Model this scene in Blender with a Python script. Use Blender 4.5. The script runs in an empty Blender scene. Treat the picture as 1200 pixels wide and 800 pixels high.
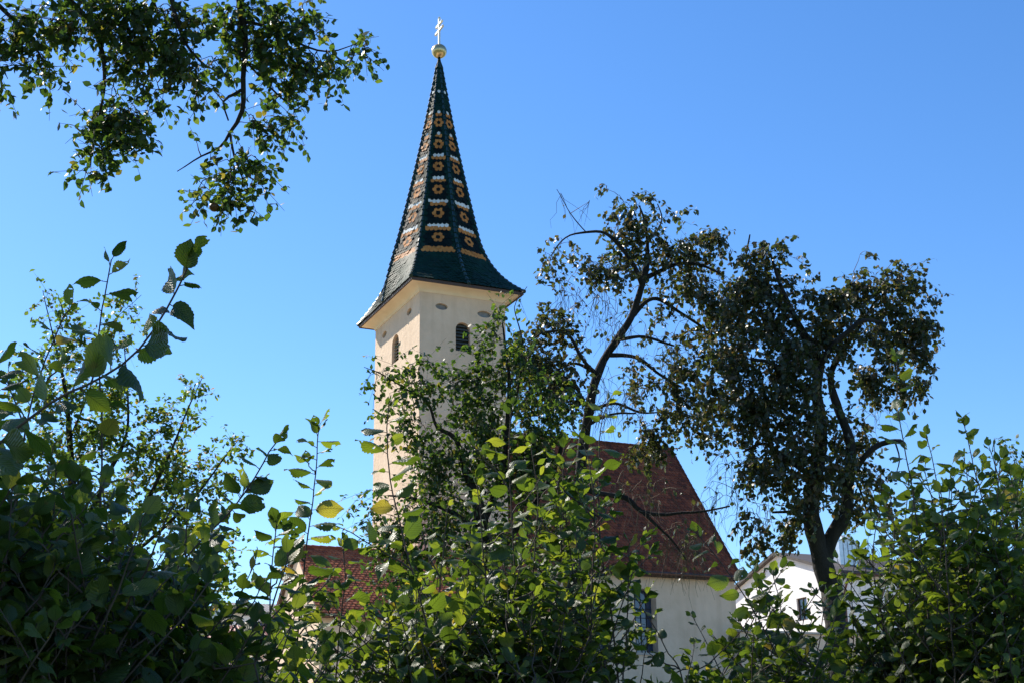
import bpy, math, random
import numpy as np
from mathutils import Vector, Matrix
from mathutils.geometry import delaunay_2d_cdt
R_ = math.radians
# ------------------------------------------------------------------ camera, sky, sun, exposure
scene = bpy.context.scene
FPX, PITCH, ROLL, EYE = 1626.0, 0.314, 0.015, 1.6       # focal length in pixels of the 1200 px wide photo
cp, sp, cr, sr = math.cos(PITCH), math.sin(PITCH), math.cos(ROLL), math.sin(ROLL)
fwv = np.array([0, cp, sp]); upv = np.array([0, -sp, cp]); rtv = np.array([1.0, 0, 0])
CAM = np.array([0, 0, EYE])
cd = bpy.data.cameras.new('camera'); cam = bpy.data.objects.new('camera', cd)
scene.collection.objects.link(cam); scene.camera = cam
cd.sensor_width = 36.0; cd.lens = 36.0 * FPX / 1200.0; cd.clip_start = 0.05; cd.clip_end = 6000
Rv = cr * rtv - sr * upv; Uv = sr * rtv + cr * upv
m = Matrix.Identity(4)
for i in range(3):
    m[i][0] = Rv[i]; m[i][1] = Uv[i]; m[i][2] = -fwv[i]; m[i][3] = CAM[i]
cam.matrix_world = m
SUN_AZ, SUN_EL = R_(-50), R_(41)
w = bpy.data.worlds.new("World"); scene.world = w; w.use_nodes = True
nt = w.node_tree; bg = nt.nodes['Background']
sky = nt.nodes.new('ShaderNodeTexSky'); sky.sky_type = 'NISHITA'; sky.sun_disc = False
sky.sun_elevation = SUN_EL; sky.sun_rotation = SUN_AZ
sky.air_density = 1.0; sky.dust_density = 0.2; sky.ozone_density = 4.0; sky.altitude = 300
hs = nt.nodes.new('ShaderNodeHueSaturation'); hs.inputs['Saturation'].default_value = 1.21; hs.inputs['Hue'].default_value = .504
nt.links.new(sky.outputs[0], hs.inputs['Color']); nt.links.new(hs.outputs[0], bg.inputs[0]); bg.inputs[1].default_value = 0.13
sd = bpy.data.lights.new('sun', 'SUN'); sun = bpy.data.objects.new('sun', sd); scene.collection.objects.link(sun)
sd.energy = 5.0; sd.angle = R_(0.53); sd.color = (1.0, 0.93, 0.82)
sv = Vector((math.sin(SUN_AZ) * math.cos(SUN_EL), math.cos(SUN_AZ) * math.cos(SUN_EL), math.sin(SUN_EL)))
sun.rotation_euler = sv.to_track_quat('Z', 'Y').to_euler(); sun.location = (-30, 0, 40)
scene.view_settings.view_transform = 'Standard'; scene.view_settings.look = 'None'
scene.view_settings.gamma = 1.0; scene.view_settings.exposure = 0.74
scene.render.engine = 'CYCLES'
scene.cycles.max_bounces = 6; scene.cycles.transparent_max_bounces = 4
# ------------------------------------------------------------------ helpers
rng = np.random.default_rng(7); random.seed(7)
def nrm(v): v = np.asarray(v, float); return v / (np.linalg.norm(v) + 1e-12)
def ray(px, py):
    a, b = px - 600.0, 400.0 - py
    u = a * cr + b * sr; v = -a * sr + b * cr
    return rtv * u / FPX + upv * v / FPX + fwv
def at(px, py, d): return CAM + ray(px, py) * d           # d = depth along the optical axis
def project(P):
    q = np.asarray(P) - CAM; f = q @ fwv; u = FPX * (q @ rtv) / f; v = FPX * (q @ upv) / f
    return 600 + u * cr - v * sr, 400 - (u * sr + v * cr)
ROOT = {}
def setp(o, label=None, cat=None, group=None, kind=None):
    if label: o['label'] = label
    if cat: o['category'] = cat
    if group: o['group'] = group
    if kind: o['kind'] = kind
    return o
def thing(name, loc, label, cat, group=None):
    o = bpy.data.objects.new(name, None); scene.collection.objects.link(o)
    o.location = loc; o.empty_display_size = .3; ROOT[o.name] = np.array(loc, float)
    return setp(o, label, cat, group)
def mesh_obj(name, V, F, mats, parent=None, mi=None, attr=None, smooth=False, origin=None):
    """V list/array of world-space vertices. F list of tuples or an (n,k) array"""
    V = np.asarray(V, float).reshape(-1, 3)
    off = ROOT[parent.name] if parent is not None else (np.array(origin, float) if origin is not None else np.zeros(3))
    me = bpy.data.meshes.new(name)
    V = V - off
    if isinstance(F, np.ndarray):
        n, k = F.shape
        me.vertices.add(len(V)); me.vertices.foreach_set('co', V.astype(np.float32).ravel())
        me.loops.add(n * k); me.loops.foreach_set('vertex_index', F.astype(np.int32).ravel())
        me.polygons.add(n); me.polygons.foreach_set('loop_start', np.arange(0, n * k, k, dtype=np.int32))
        me.polygons.foreach_set('loop_total', np.full(n, k, dtype=np.int32))
        me.update(calc_edges=True); me.validate()
    else:
        me.from_pydata([tuple(v) for v in V], [], F); me.update()
    if not isinstance(mats, (list, tuple)): mats = [mats]
    for mm in mats: me.materials.append(mm)
    if mi is not None: me.polygons.foreach_set('material_index', np.asarray(mi, dtype=np.int32))
    if attr is not None:
        a = me.attributes.new('leafco', 'FLOAT_VECTOR', 'POINT'); a.data.foreach_set('vector', np.asarray(attr, np.float32).ravel())
    if smooth: me.polygons.foreach_set('use_smooth', np.ones(len(me.polygons), dtype=bool))
    o = bpy.data.objects.new(name, me); scene.collection.objects.link(o)
    if parent is not None:
        o.parent = parent; ROOT[o.name] = off
    elif origin is not None:
        o.location = origin
    return o
class MB:
    def __init__(s): s.V = []; s.F = []; s.M = []; s.A = []
    def add(s, V, F, m=0, a=(0, 0, 0)):
        b = len(s.V); s.V += [tuple(v) for v in V]; s.F += [tuple(b + i for i in f) for f in F]
        s.M += [m] * len(F); s.A += [tuple(a)] * len(V)
    def box(s, O, X, Y, Z, m=0):                       # corner O and three edge vectors
        O, X, Y, Z = map(np.asarray, (O, X, Y, Z))
        P = [O, O + X, O + X + Y, O + Y]; P += [p + Z for p in P]
        s.add(P, [(3, 2, 1, 0), (4, 5, 6, 7), (0, 1, 5, 4), (1, 2, 6, 5), (2, 3, 7, 6), (3, 0, 4, 7)], m)
    def tube(s, P, r, n=8, m=0, cap=True):
        P = [np.asarray(p, float) for p in P]
        if np.isscalar(r): r = [r] * len(P)
        b = []; ref = None
        for i, p in enumerate(P):
            t = nrm(P[min(i + 1, len(P) - 1)] - P[max(i - 1, 0)])
            if ref is None: ref = np.array([0, 0, 1.]) if abs(t[2]) < .9 else np.array([1., 0, 0])
            x = nrm(np.cross(ref, t)); y = np.cross(t, x); ref = y if abs(y @ t) < .5 else ref
            ref = np.cross(t, x)
            b += [p + r[i] * (math.cos(2 * math.pi * k / n) * x + math.sin(2 * math.pi * k / n) * y) for k in range(n)]
            ref = nrm(np.cross(t, x)); ref = ref if True else ref
        F = [(i * n + k, i * n + (k + 1) % n, (i + 1) * n + (k + 1) % n, (i + 1) * n + k) for i in range(len(P) - 1) for k in range(n)]
        if cap: F += [tuple(range(n))[::-1], tuple((len(P) - 1) * n + k for k in range(n))]
        s.add(b, F, m)
    def build(s, name, mats, parent=None, smooth=False, **k):
        return mesh_obj(name, s.V, s.F, mats, parent, s.M, attr=s.A, smooth=smooth, **k)
def tri(h): return h
# ------------------------------------------------------------------ materials
def new_mat(name):
    m = bpy.data.materials.new(name); m.use_nodes = True
    return m, m.node_tree, m.node_tree.nodes['Principled BSDF']
def noise_mix(nt, c1, c2, scale, detail=4, lo=.35, hi=.65, vec=None, stretch=None):
    tc = nt.nodes.new('ShaderNodeTexCoord'); nz = nt.nodes.new('ShaderNodeTexNoise')
    nz.inputs['Scale'].default_value = scale; nz.inputs['Detail'].default_value = detail
    src = tc.outputs['Object']
    if stretch:
        mp = nt.nodes.new('ShaderNodeMapping'); mp.inputs['Scale'].default_value = stretch
        nt.links.new(src, mp.inputs[0]); src = mp.outputs[0]
    nt.links.new(src, nz.inputs['Vector'])
    rp = nt.nodes.new('ShaderNodeValToRGB'); rp.color_ramp.elements[0].position = lo; rp.color_ramp.elements[1].position = hi
    rp.color_ramp.elements[0].color = (*c1, 1); rp.color_ramp.elements[1].color = (*c2, 1)
    nt.links.new(nz.outputs['Fac'], rp.inputs[0])
    return rp.outputs[0], nz.outputs['Fac']
def bump(nt, b, fac, strength, dist=.01):
    bp = nt.nodes.new('ShaderNodeBump'); bp.inputs['Strength'].default_value = strength; bp.inputs['Distance'].default_value = dist
    nt.links.new(fac, bp.inputs['Height']); nt.links.new(bp.outputs[0], b.inputs['Normal'])
def simple(name, c1, c2=None, scale=3, rough=.8, metal=0, bstr=0, bscale=None, bdist=.01, stretch=None, spec=.5, coat=0):
    m, nt, b = new_mat(name)
    b.inputs['Roughness'].default_value = rough; b.inputs['Metallic'].default_value = metal
    b.inputs['Specular IOR Level'].default_value = spec
    if coat: b.inputs['Coat Weight'].default_value = coat; b.inputs['Coat Roughness'].default_value = .1
    col, f = noise_mix(nt, c1, c2 or c1, scale, stretch=stretch)
    nt.links.new(col, b.inputs['Base Color'])
    if bstr:
        _, f2 = noise_mix(nt, c1, c1, bscale or scale * 8)
        bump(nt, b, f2, bstr, bdist)
    return m
def tile_mat(name, cols, rough, spec=.5, noise=.3):
    """tiles whose colour varies with the per tile random number stored in leafco.z"""
    m, nt, b = new_mat(name)
    at_ = nt.nodes.new('ShaderNodeAttribute'); at_.attribute_name = 'leafco'
    sx = nt.nodes.new('ShaderNodeSeparateXYZ'); nt.links.new(at_.outputs['Vector'], sx.inputs[0])
    rp = nt.nodes.new('ShaderNodeValToRGB'); el = rp.color_ramp.elements
    while len(el) < len(cols): el.new(.5)
    for i, c in enumerate(cols): el[i].position = i / (len(cols) - 1); el[i].color = (*c, 1)
    nt.links.new(sx.outputs['Z'], rp.inputs[0])
    tc = nt.nodes.new('ShaderNodeTexCoord'); nz = nt.nodes.new('ShaderNodeTexNoise'); nz.inputs['Scale'].default_value = 1.2; nz.inputs['Detail'].default_value = 6
    nt.links.new(tc.outputs['Object'], nz.inputs['Vector'])
    mr = nt.nodes.new('ShaderNodeMapRange'); mr.inputs[1].default_value = .3; mr.inputs[2].default_value = .7
    mr.inputs[3].default_value = 1 - noise; mr.inputs[4].default_value = 1 + noise * .5
    nt.links.new(nz.outputs['Fac'], mr.inputs[0])
    mx = nt.nodes.new('ShaderNodeVectorMath'); mx.operation = 'SCALE'
    nt.links.new(rp.outputs[0], mx.inputs[0]); nt.links.new(mr.outputs[0], mx.inputs['Scale'])
    nt.links.new(mx.outputs[0], b.inputs['Base Color'])
    b.inputs['Specular IOR Level'].default_value = spec
    r3 = nt.nodes.new('ShaderNodeMapRange'); r3.inputs[3].default_value = rough - .12; r3.inputs[4].default_value = rough + .18
    nt.links.new(nz.outputs['Fac'], r3.inputs[0]); nt.links.new(r3.outputs[0], b.inputs['Roughness'])
    return m
def leaf_mat(name, ramp, trans, tw=.45, rough=.45, veins=True, spec=.5):
    """ramp: colours over the per leaf random number; trans: light coming through; veins: leafco.x across -1..1, .y along 0..1"""
    m, nt, b = new_mat(name); L = nt.links
    at_ = nt.nodes.new('ShaderNodeAttribute'); at_.attribute_name = 'leafco'
    sx = nt.nodes.new('ShaderNodeSeparateXYZ'); L.new(at_.outputs['Vector'], sx.inputs[0])
    def mk(cols):
        rp = nt.nodes.new('ShaderNodeValToRGB'); el = rp.color_ramp.elements
        while len(el) < len(cols): el.new(.5)
        for i, (p, c) in enumerate(cols): el[i].position = p; el[i].color = (*c, 1)
        L.new(sx.outputs['Z'], rp.inputs[0]); return rp.outputs[0]
    base, tr = mk(ramp), mk(trans)
    if veins:
        ab = nt.nodes.new('ShaderNodeMath'); ab.operation = 'ABSOLUTE'; L.new(sx.outputs['X'], ab.inputs[0])
        m1 = nt.nodes.new('ShaderNodeMath'); m1.operation = 'MULTIPLY'; m1.inputs[1].default_value = .32; L.new(ab.outputs[0], m1.inputs[0])
        m2 = nt.nodes.new('ShaderNodeMath'); m2.operation = 'SUBTRACT'; L.new(sx.outputs['Y'], m2.inputs[0]); L.new(m1.outputs[0], m2.inputs[1])
        m3 = nt.nodes.new('ShaderNodeMath'); m3.operation = 'MULTIPLY'; m3.inputs[1].default_value = 2 * math.pi * 10; L.new(m2.outputs[0], m3.inputs[0])
        sn = nt.nodes.new('ShaderNodeMath'); sn.operation = 'SINE'; L.new(m3.outputs[0], sn.inputs[0])
        vr = nt.nodes.new('ShaderNodeMapRange'); vr.inputs[1].default_value = .55; vr.inputs[2].default_value = 1.0
        vr.inputs[3].default_value = 1.0; vr.inputs[4].default_value = .55; L.new(sn.outputs[0], vr.inputs[0])
        mid = nt.nodes.new('ShaderNodeMapRange'); mid.inputs[1].default_value = .02; mid.inputs[2].default_value = .07
        mid.inputs[3].default_value = .5; mid.inputs[4].default_value = 1.0; L.new(ab.outputs[0], mid.inputs[0])
        mm = nt.nodes.new('ShaderNodeMath'); mm.operation = 'MULTIPLY'; L.new(vr.outputs[0], mm.inputs[0]); L.new(mid.outputs[0], mm.inputs[1])
        sc = nt.nodes.new('ShaderNodeVectorMath'); sc.operation = 'SCALE'; L.new(tr, sc.inputs[0]); L.new(mm.outputs[0], sc.inputs['Scale']); tr = sc.outputs[0]
        bump(nt, b, sn.outputs[0], .35, .0012)
        # blotches: insect and sun damage
        nz = nt.nodes.new('ShaderNodeTexNoise'); nz.inputs['Scale'].default_value = 45; tc = nt.nodes.new('ShaderNodeTexCoord'); L.new(tc.outputs['Object'], nz.inputs['Vector'])
        r2 = nt.nodes.new('ShaderNodeMapRange'); r2.inputs[1].default_value = .66; r2.inputs[2].default_value = .74; L.new(nz.outputs['Fac'], r2.inputs[0])
        mxc = nt.nodes.new('ShaderNodeMix'); mxc.data_type = 'RGBA'; L.new(r2.outputs[0], mxc.inputs['Factor']); L.new(base, mxc.inputs['A']); mxc.inputs['B'].default_value = (.12, .075, .03, 1)
        base = mxc.outputs['Result']
    L.new(base, b.inputs['Base Color']); b.inputs['Roughness'].default_value = rough; b.inputs['Specular IOR Level'].default_value = spec
    tl = nt.nodes.new('ShaderNodeBsdfTranslucent'); L.new(tr, tl.inputs['Color'])
    mx = nt.nodes.new('ShaderNodeMixShader'); mx.inputs[0].default_value = tw
    L.new(b.outputs[0], mx.inputs[1]); L.new(tl.outputs[0], mx.inputs[2])
    L.new(mx.outputs[0], nt.nodes['Material Output'].inputs['Surface'])
    return m
M = {}
M['plaster'] = simple('plaster', (.63, .46, .31), (.72, .54, .375), .8, .92, bstr=.25, bscale=14, bdist=.02, stretch=(1, 1, .4))
M['cove'] = simple('cove_plaster', (.74, .60, .40), (.80, .66, .46), 1.5, .9)
M['vent'] = simple('vent_grey', (.20, .19, .18), (.27, .26, .24), 4, .8)
M['dark'] = simple('dark_inside', (.02, .02, .02), (.03, .028, .025), 3, .9)
M['louvre'] = simple('louvre_wood', (.05, .06, .055), (.09, .09, .08), 8, .7)
M['fascia'] = simple('fascia_wood', (.05, .03, .022), (.08, .045, .03), 6, .7)
M['gutter'] = simple('copper_gutter', (.09, .045, .03), (.13, .07, .05), 5, .45, metal=.6)
M['green'] = tile_mat('glazed_green_tile', [(.004, .022, .016), (.007, .034, .024), (.008, .030, .026)], .62, .08)
M['navy'] = tile_mat('glazed_dark_tile', [(.004, .009, .009), (.007, .015, .014)], .62, .08)
M['orange'] = tile_mat('glazed_ochre_tile', [(.46, .17, .045), (.60, .24, .065), (.52, .19, .05)], .62, .08)
M['white'] = tile_mat('glazed_white_tile', [(.72, .72, .66), (.80, .80, .74)], .62, .08)
M['ridge'] = tile_mat('glazed_ridge_tile', [(.006, .028, .020), (.008, .034, .024)], .25, .6)
M['redtile'] = tile_mat('red_clay_tile', [(.26, .06, .026), (.40, .10, .038), (.50, .14, .055), (.32, .075, .03)], .75, .3, .3)
M['oldtile'] = tile_mat('old_clay_tile', [(.11, .036, .022), (.20, .056, .028), (.29, .080, .036), (.15, .044, .025)], .8, .2, .4)
M['gold'] = simple('gilded_ball', (.75, .55, .25), (.62, .46, .24), 3, .32, metal=.85)
M['crossm'] = simple('cross_metal', (.85, .82, .72), (.8, .76, .66), 6, .35, metal=.3)
M['stone'] = simple('stone_sill', (.38, .33, .27), (.46, .4, .33), 5, .85)
m_, nt_, b_ = new_mat('plaster'); M['plaster'] = m_
c_, _ = noise_mix(nt_, (.66, .49, .335), (.74, .56, .395), .55, 6)
st_, stf = noise_mix(nt_, (.80, .78, .76), (1, 1, 1), 1.7, 5, .30, .52, stretch=(1.6, 1.6, .09))
pt_, _ = noise_mix(nt_, (.90, .90, .88), (1, 1, 1), 2.3, 8, .38, .56)
for k_ in (st_, pt_):
    mx_ = nt_.nodes.new('ShaderNodeMix'); mx_.data_type = 'RGBA'; mx_.blend_type = 'MULTIPLY'; mx_.inputs['Factor'].default_value = .45
    nt_.links.new(c_, mx_.inputs['A']); nt_.links.new(k_, mx_.inputs['B']); c_ = mx_.outputs['Result']
nt_.links.new(c_, b_.inputs['Base Color']); b_.inputs['Roughness'].default_value = .93
_, f_ = noise_mix(nt_, (0, 0, 0), (1, 1, 1), 5, 10); bump(nt_, b_, f_, .5, .05)
m_, nt_, b_ = new_mat('leaded_glass'); M['glass'] = m_
b_.inputs['Base Color'].default_value = (.03, .05, .09, 1); b_.inputs['Roughness'].default_value = .12; b_.inputs['Specular IOR Level'].default_value = .8
_, f_ = noise_mix(nt_, (0, 0, 0), (1, 1, 1), 9); bump(nt_, b_, f_, .15, .01)
M['white_wall'] = simple('white_render', (.76, .74, .72), (.82, .80, .78), .9, .9, bstr=.15, bscale=12)
M['house_roof'] = simple('dark_roof', (.05, .042, .038), (.08, .066, .058), 2, .8, bstr=.3, bscale=7)
M['metal'] = simple('zinc', (.45, .47, .5), (.58, .6, .62), 4, .35, metal=.7)
M['brown'] = simple('brown_frame', (.06, .035, .022), (.08, .05, .03), 4, .6)
M['bark'] = simple('bark', (.012, .010, .008), (.034, .027, .022), 9, .95, bstr=.8, bscale=28, bdist=.02, stretch=(1, 1, .3))
M['twig'] = simple('twig_bark', (.045, .032, .024), (.085, .06, .045), 20, .85)
M['drytwig'] = simple('dry_twig', (.10, .075, .05), (.16, .12, .08), 15, .9)
M['bounce_yard'] = simple('bounce_gravel', (.44, .36, .25), (.54, .44, .31), 1.1, .95, bstr=.4, bscale=30, bdist=.02)
M['grass'] = simple('grass_ground', (.035, .06, .018), (.07, .10, .03), .7, .95, bstr=.6, bscale=9, bdist=.05)
M['corr'] = simple('red_corrugated', (.30, .11, .075), (.38, .16, .11), 3, .6)
M['greyroof'] = simple('grey_slate_roof', (.10, .095, .11), (.15, .14, .15), .8, .75)
M['apple'] = simple('apple_skin', (.09, .10, .02), (.16, .06, .02), 6, .4)
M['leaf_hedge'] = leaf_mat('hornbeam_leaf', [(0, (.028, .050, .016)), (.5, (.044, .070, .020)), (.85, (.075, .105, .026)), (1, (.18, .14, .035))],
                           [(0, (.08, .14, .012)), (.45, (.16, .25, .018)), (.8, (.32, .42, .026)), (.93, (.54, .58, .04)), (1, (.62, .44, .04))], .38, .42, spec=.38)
M['leaf_apple'] = leaf_mat('apple_leaf', [(0, (.020, .040, .012)), (.6, (.032, .058, .016)), (.93, (.05, .07, .02)), (1, (.14, .10, .03))],
                           [(0, (.05, .11, .012)), (.6, (.10, .19, .018)), (.9, (.24, .34, .03)), (1, (.40, .32, .035))], .40, .5, veins=False)
M['leaf_pear'] = leaf_mat('pear_leaf', [(0, (.028, .036, .015)), (.5, (.040, .050, .020)), (.8, (.060, .056, .026)), (1, (.10, .065, .035))],
                          [(0, (.08, .12, .02)), (.5, (.13, .17, .025)), (.8, (.20, .19, .03)), (1, (.28, .17, .04))], .28, .42, veins=False)
M['leaf_plum'] = leaf_mat('plum_leaf', [(0, (.035, .060, .018)), (.6, (.055, .085, .024)), (.93, (.08, .10, .03)), (1, (.20, .11, .03))],
                          [(0, (.14, .26, .03)), (.6, (.22, .36, .035)), (.9, (.36, .44, .04)), (1, (.55, .30, .04))], .42, .45, veins=False)
# ------------------------------------------------------------------ ground
def ground_z(x, y):
    t = np.clip((np.asarray(y, float) - 24) / 24, 0, 1); t = t * t * (3 - 2 * t)
    return 4.5 * t + .12 * np.sin(np.asarray(x) * .21 + 1.3) * np.cos(np.asarray(y) * .17)
gx = np.concatenate([-np.geomspace(2500, 60, 14), np.linspace(-56, 56, 57), np.geomspace(60, 2500, 14)])
gy = np.concatenate([-np.geomspace(2500, 30, 12), np.linspace(-26, 110, 69), np.geomspace(118, 2500, 14)])
GX, GY = np.meshgrid(gx, gy); GZ = ground_z(GX, GY)
V = np.stack([GX, GY, GZ], -1).reshape(-1, 3); nx, ny = len(gx), len(gy)
I = np.arange(nx * ny).reshape(ny, nx)
F = np.stack([I[:-1, :-1], I[:-1, 1:], I[1:, 1:], I[1:, :-1]], -1).reshape(-1, 4)
setp(mesh_obj('ground', V, F, M['grass'], smooth=True), kind='structure')
yx = np.linspace(-30, 45, 60); yy = np.linspace(34, 100, 60); YX, YY = np.meshgrid(yx, yy)  # unseen pale gravel sheet, added to bounce warm light onto the shaded walls
V = np.stack([YX, YY, ground_z(YX, YY) + .03], -1).reshape(-1, 3); I = np.arange(3600).reshape(60, 60)
setp(mesh_obj('bounce_ground', V, np.stack([I[:-1, :-1], I[:-1, 1:], I[1:, 1:], I[1:, :-1]], -1).reshape(-1, 4), M['bounce_yard'], smooth=True), kind='structure')
# ------------------------------------------------------------------ church frame
S = 1.25
AL = 0.430; D0 = 50 * S
d1 = np.array([math.cos(AL), math.sin(AL), 0]); d2 = np.array([-math.sin(AL), math.cos(AL), 0]); ez = np.array([0, 0, 1.])
F0 = np.array([-3.504 * S, D0, 0.0])
TW, TD, OV = 3.585 * S, 5.192 * S, .566 * S
ZE = 18.658 * S + EYE; ZA = 29.984 * S + EYE; ZW = ZE - .353 * S; ZB = 4.0
def U(u, v, z): return F0 + d1 * u + d2 * v + ez * z
def hit_v(px, py, v):            # pixel onto plane v = const -> (u, z)
    r = ray(px, py); o = CAM - F0; t = (v - o @ d2) / (r @ d2); P = CAM + r * t; q = P - F0; return q @ d1, P[2]
def hit_u(px, py, u):
    r = ray(px, py); o = CAM - F0; t = (u - o @ d1) / (r @ d1); P = CAM + r * t; q = P - F0; return q @ d2, P[2]
def arch(cx, z0, z1, w, n=10):   # outline of a round headed opening, counter clockwise (x, z)
    r = w / 2; pts = [(cx - r, z0), (cx + r, z0)]
    rise = min(r, .62 * w)
    for k in range(n + 1):
        a = math.pi * k / n; pts.append((cx + r * math.cos(a), z1 - rise + rise * math.sin(a)))
    return pts
def seg_arch(cx, z0, z1, w, rise, n=10):
    pts = [(cx - w / 2, z0), (cx + w / 2, z0)]
    for k in range(n + 1):
        a = math.pi * k / n; pts.append((cx + w / 2 * math.cos(a), z1 - rise + rise * math.sin(a)))
    return pts
def ell(cx, cz, rx, rz, n=20): return [(cx + rx * math.cos(2 * math.pi * k / n), cz + rz * math.sin(2 * math.pi * k / n)) for k in range(n)]
def inside(p, poly):
    c = False; j = len(poly) - 1
    for i in range(len(poly)):
        if (poly[i][1] > p[1]) != (poly[j][1] > p[1]) and p[0] < (poly[j][0] - poly[i][0]) * (p[1] - poly[i][1]) / (poly[j][1] - poly[i][1]) + poly[i][0]: c = not c
        j = i
    return c
def wall_panel(mb, fn, outer, holes, depth, m=0):
    """fn(a, b, d) -> world point on the wall at a, b and d metres into it"""
    pts = []; edges = []
    for lp in [outer] + holes:
        b = len(pts); pts += [Vector(p) for p in lp]; edges += [(b + i, b + (i + 1) % len(lp)) for i in range(len(lp))]
    vs, es, fs, *_ = delaunay_2d_cdt(pts, edges, [], 0, 1e-6)
    keep = []
    for f in fs:
        c = (sum(vs[i][0] for i in f) / len(f), sum(vs[i][1] for i in f) / len(f))
        if inside(c, outer) and not any(inside(c, h) for h in holes): keep.append(tuple(f))
    mb.add([fn(v[0], v[1], 0) for v in vs], keep, m)
    for h in holes:
        n = len(h); V = [fn(a, b, 0) for a, b in h] + [fn(a, b, depth) for a, b in h]
        mb.add(V, [(i, (i + 1) % n, n + (i + 1) % n, n + i) for i in range(n)], m)
def poly_part(name, fn, outline, d, mat, parent, thick=.04):
    n = len(outline); V = [fn(a, b, d) for a, b in outline] + [fn(a, b, d + thick) for a, b in outline]
    F = [tuple(range(n)), tuple(range(n, 2 * n))[::-1]] + [(i, (i + 1) % n, n + (i + 1) % n, n + i) for i in range(n)]
    return mesh_obj(name, V, F, mat, parent)

church = thing('church', tuple(U(0, 0, ZB)), 'plastered church with a slim tiled spire behind the trees', 'church')
fF = lambda a, b, d: U(a, d, b)               # front (shaded, facing the camera's right)
fL = lambda a, b, d: U(d, a, b)               # left (sunlit)
# tower windows and ovals located from the photograph
def win_front(x0, x1, yt, yb, v=0):
    ua, _ = hit_v(x0, (yt + yb) / 2, v); ub, _ = hit_v(x1, (yt + yb) / 2, v); xm = (x0 + x1) / 2
    return (ua + ub) / 2, hit_v(xm, yb, v)[1], hit_v(xm, yt, v)[1], ub - ua
cxw, z0w, z1w, ww = win_front(534, 551, 378, 411.5)
front_open = arch(cxw, z0w, z1w, ww)
o1 = hit_v(517.5, 359.5, 0); o2 = hit_v(567.5, 368.5, 0)
front_ov = [ell(o1[0], o1[1], .32, .16), ell(o2[0], o2[1], .36, .17)]
vL, zt = hit_u(463.5, 392, 0); _, zb = hit_u(463.5, 424, 0)
left_open = arch(vL, zb, zt, 1.0)
p1 = hit_u(479.5, 365.5, 0); p2 = hit_u(450.5, 392, 0)
left_ov = [ell(p1[0], p1[1], .34, .17), ell(p2[0], p2[1], .34, .17)]
tw = MB()
wall_panel(tw, fF, [(0, ZB), (TW, ZB), (TW, ZW), (0, ZW)], [front_open] + front_ov, .30)
wall_panel(tw, fL, [(0, ZB), (TD, ZB), (TD, ZW), (0, ZW)], [left_open] + left_ov, .30)
wall_panel(tw, lambda a, b, d: U(TW - d, a, b), [(0, ZB), (TD, ZB), (TD, ZW), (0, ZW)], [arch(TD / 2, zb, zt, 1.0)], .3)
wall_panel(tw, lambda a, b, d: U(a, TD - d, b), [(0, ZB), (TW, ZB), (TW, ZW), (0, ZW)], [arch(TW / 2, z0w, z1w, ww)], .3)
tower = tw.build('tower_wall', M['plaster'], church)
# coved cornice and soffit
cv = MB(); n = 8; rings = []
for k in range(n + 1):
    a = math.pi / 2 * k / n; off = .03 + (OV - .09) * (1 - math.cos(a)); z = ZW + (ZE - .12 - ZW) * math.sin(a)
    rings.append([U(-off, -off, z), U(TW + off, -off, z), U(TW + off, TD + off, z), U(-off, TD + off, z)])
P = [p for r in rings for p in r]
cv.add(P, [(4 * k + i, 4 * k + (i + 1) % 4, 4 * k + 4 + (i + 1) % 4, 4 * k + 4 + i) for k in range(n) for i in range(4)])
r0 = [U(-.03, -.03, ZW), U(TW + .03, -.03, ZW), U(TW + .03, TD + .03, ZW), U(-.03, TD + .03, ZW)]; r1 = [U(.05, .05, ZW - .0), U(TW - .05, .05, ZW), U(TW - .05, TD - .05, ZW), U(.05, TD - .05, ZW)]
cv.add(r0 + r1, [(i, (i + 1) % 4, 4 + (i + 1) % 4, 4 + i) for i in range(4)])
cv.build('cornice', M['cove'], tower)
fs = MB()
def ring_box(mb, o_in, o_out, za, zb_, m=0):
    a = [U(-o_in, -o_in, za), U(TW + o_in, -o_in, za), U(TW + o_in, TD + o_in, za), U(-o_in, TD + o_in, za)]
    b = [U(-o_out, -o_out, za), U(TW + o_out, -o_out, za), U(TW + o_out, TD + o_out, za), U(-o_out, TD + o_out, za)]
    a2 = [p + ez * (zb_ - za) for p in a]; b2 = [p + ez * (zb_ - za) for p in b]; P = a + b + a2 + b2
    for i in range(4):
        j = (i + 1) % 4
        mb.add([P[i], P[j], P[4 + j], P[4 + i], P[8 + i], P[8 + j], P[12 + j], P[12 + i]], [(0, 1, 2, 3), (7, 6, 5, 4), (3, 2, 6, 7), (0, 4, 5, 1)], m)
ring_box(fs, OV - .09, OV - .015, ZE - .16, ZE - .02)
fs.build('eave_board', M['fascia'], tower)
# louvres
def louvre(fn, op, cx, z0, z1, w, parent):
    mb = MB(); r = w / 2
    o = poly_part('louvre_window', fn, op, .26, M['dark'], parent, .03)
    k = 0; z = z0 + .06
    while z < z1 - .08:
        dz = z - (z1 - min(r, .62 * w)); hw = r * .96 if dz < 0 else math.sqrt(max(r * r - dz * dz, 0)) * .93
        if hw > .06:
            A = fn(cx - hw, z, .12); B = fn(cx + hw, z, .12); C = fn(cx + hw, z + .12, .24); Dd = fn(cx - hw, z + .12, .24)
            up = ez * .018; mb.add([A, B, C, Dd, A + up, B + up, C + up, Dd + up], [(3, 2, 1, 0), (4, 5, 6, 7), (0, 1, 5, 4), (1, 2, 6, 5), (2, 3, 7, 6), (3, 0, 4, 7)])
        z += .17
    mb.build('louvre_slats', M['louvre'], parent)
    return o
louvre(fF, front_open, cxw, z0w, z1w, ww, tower); louvre(fL, left_open, vL, zb, zt, 1.0, tower)
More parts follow.
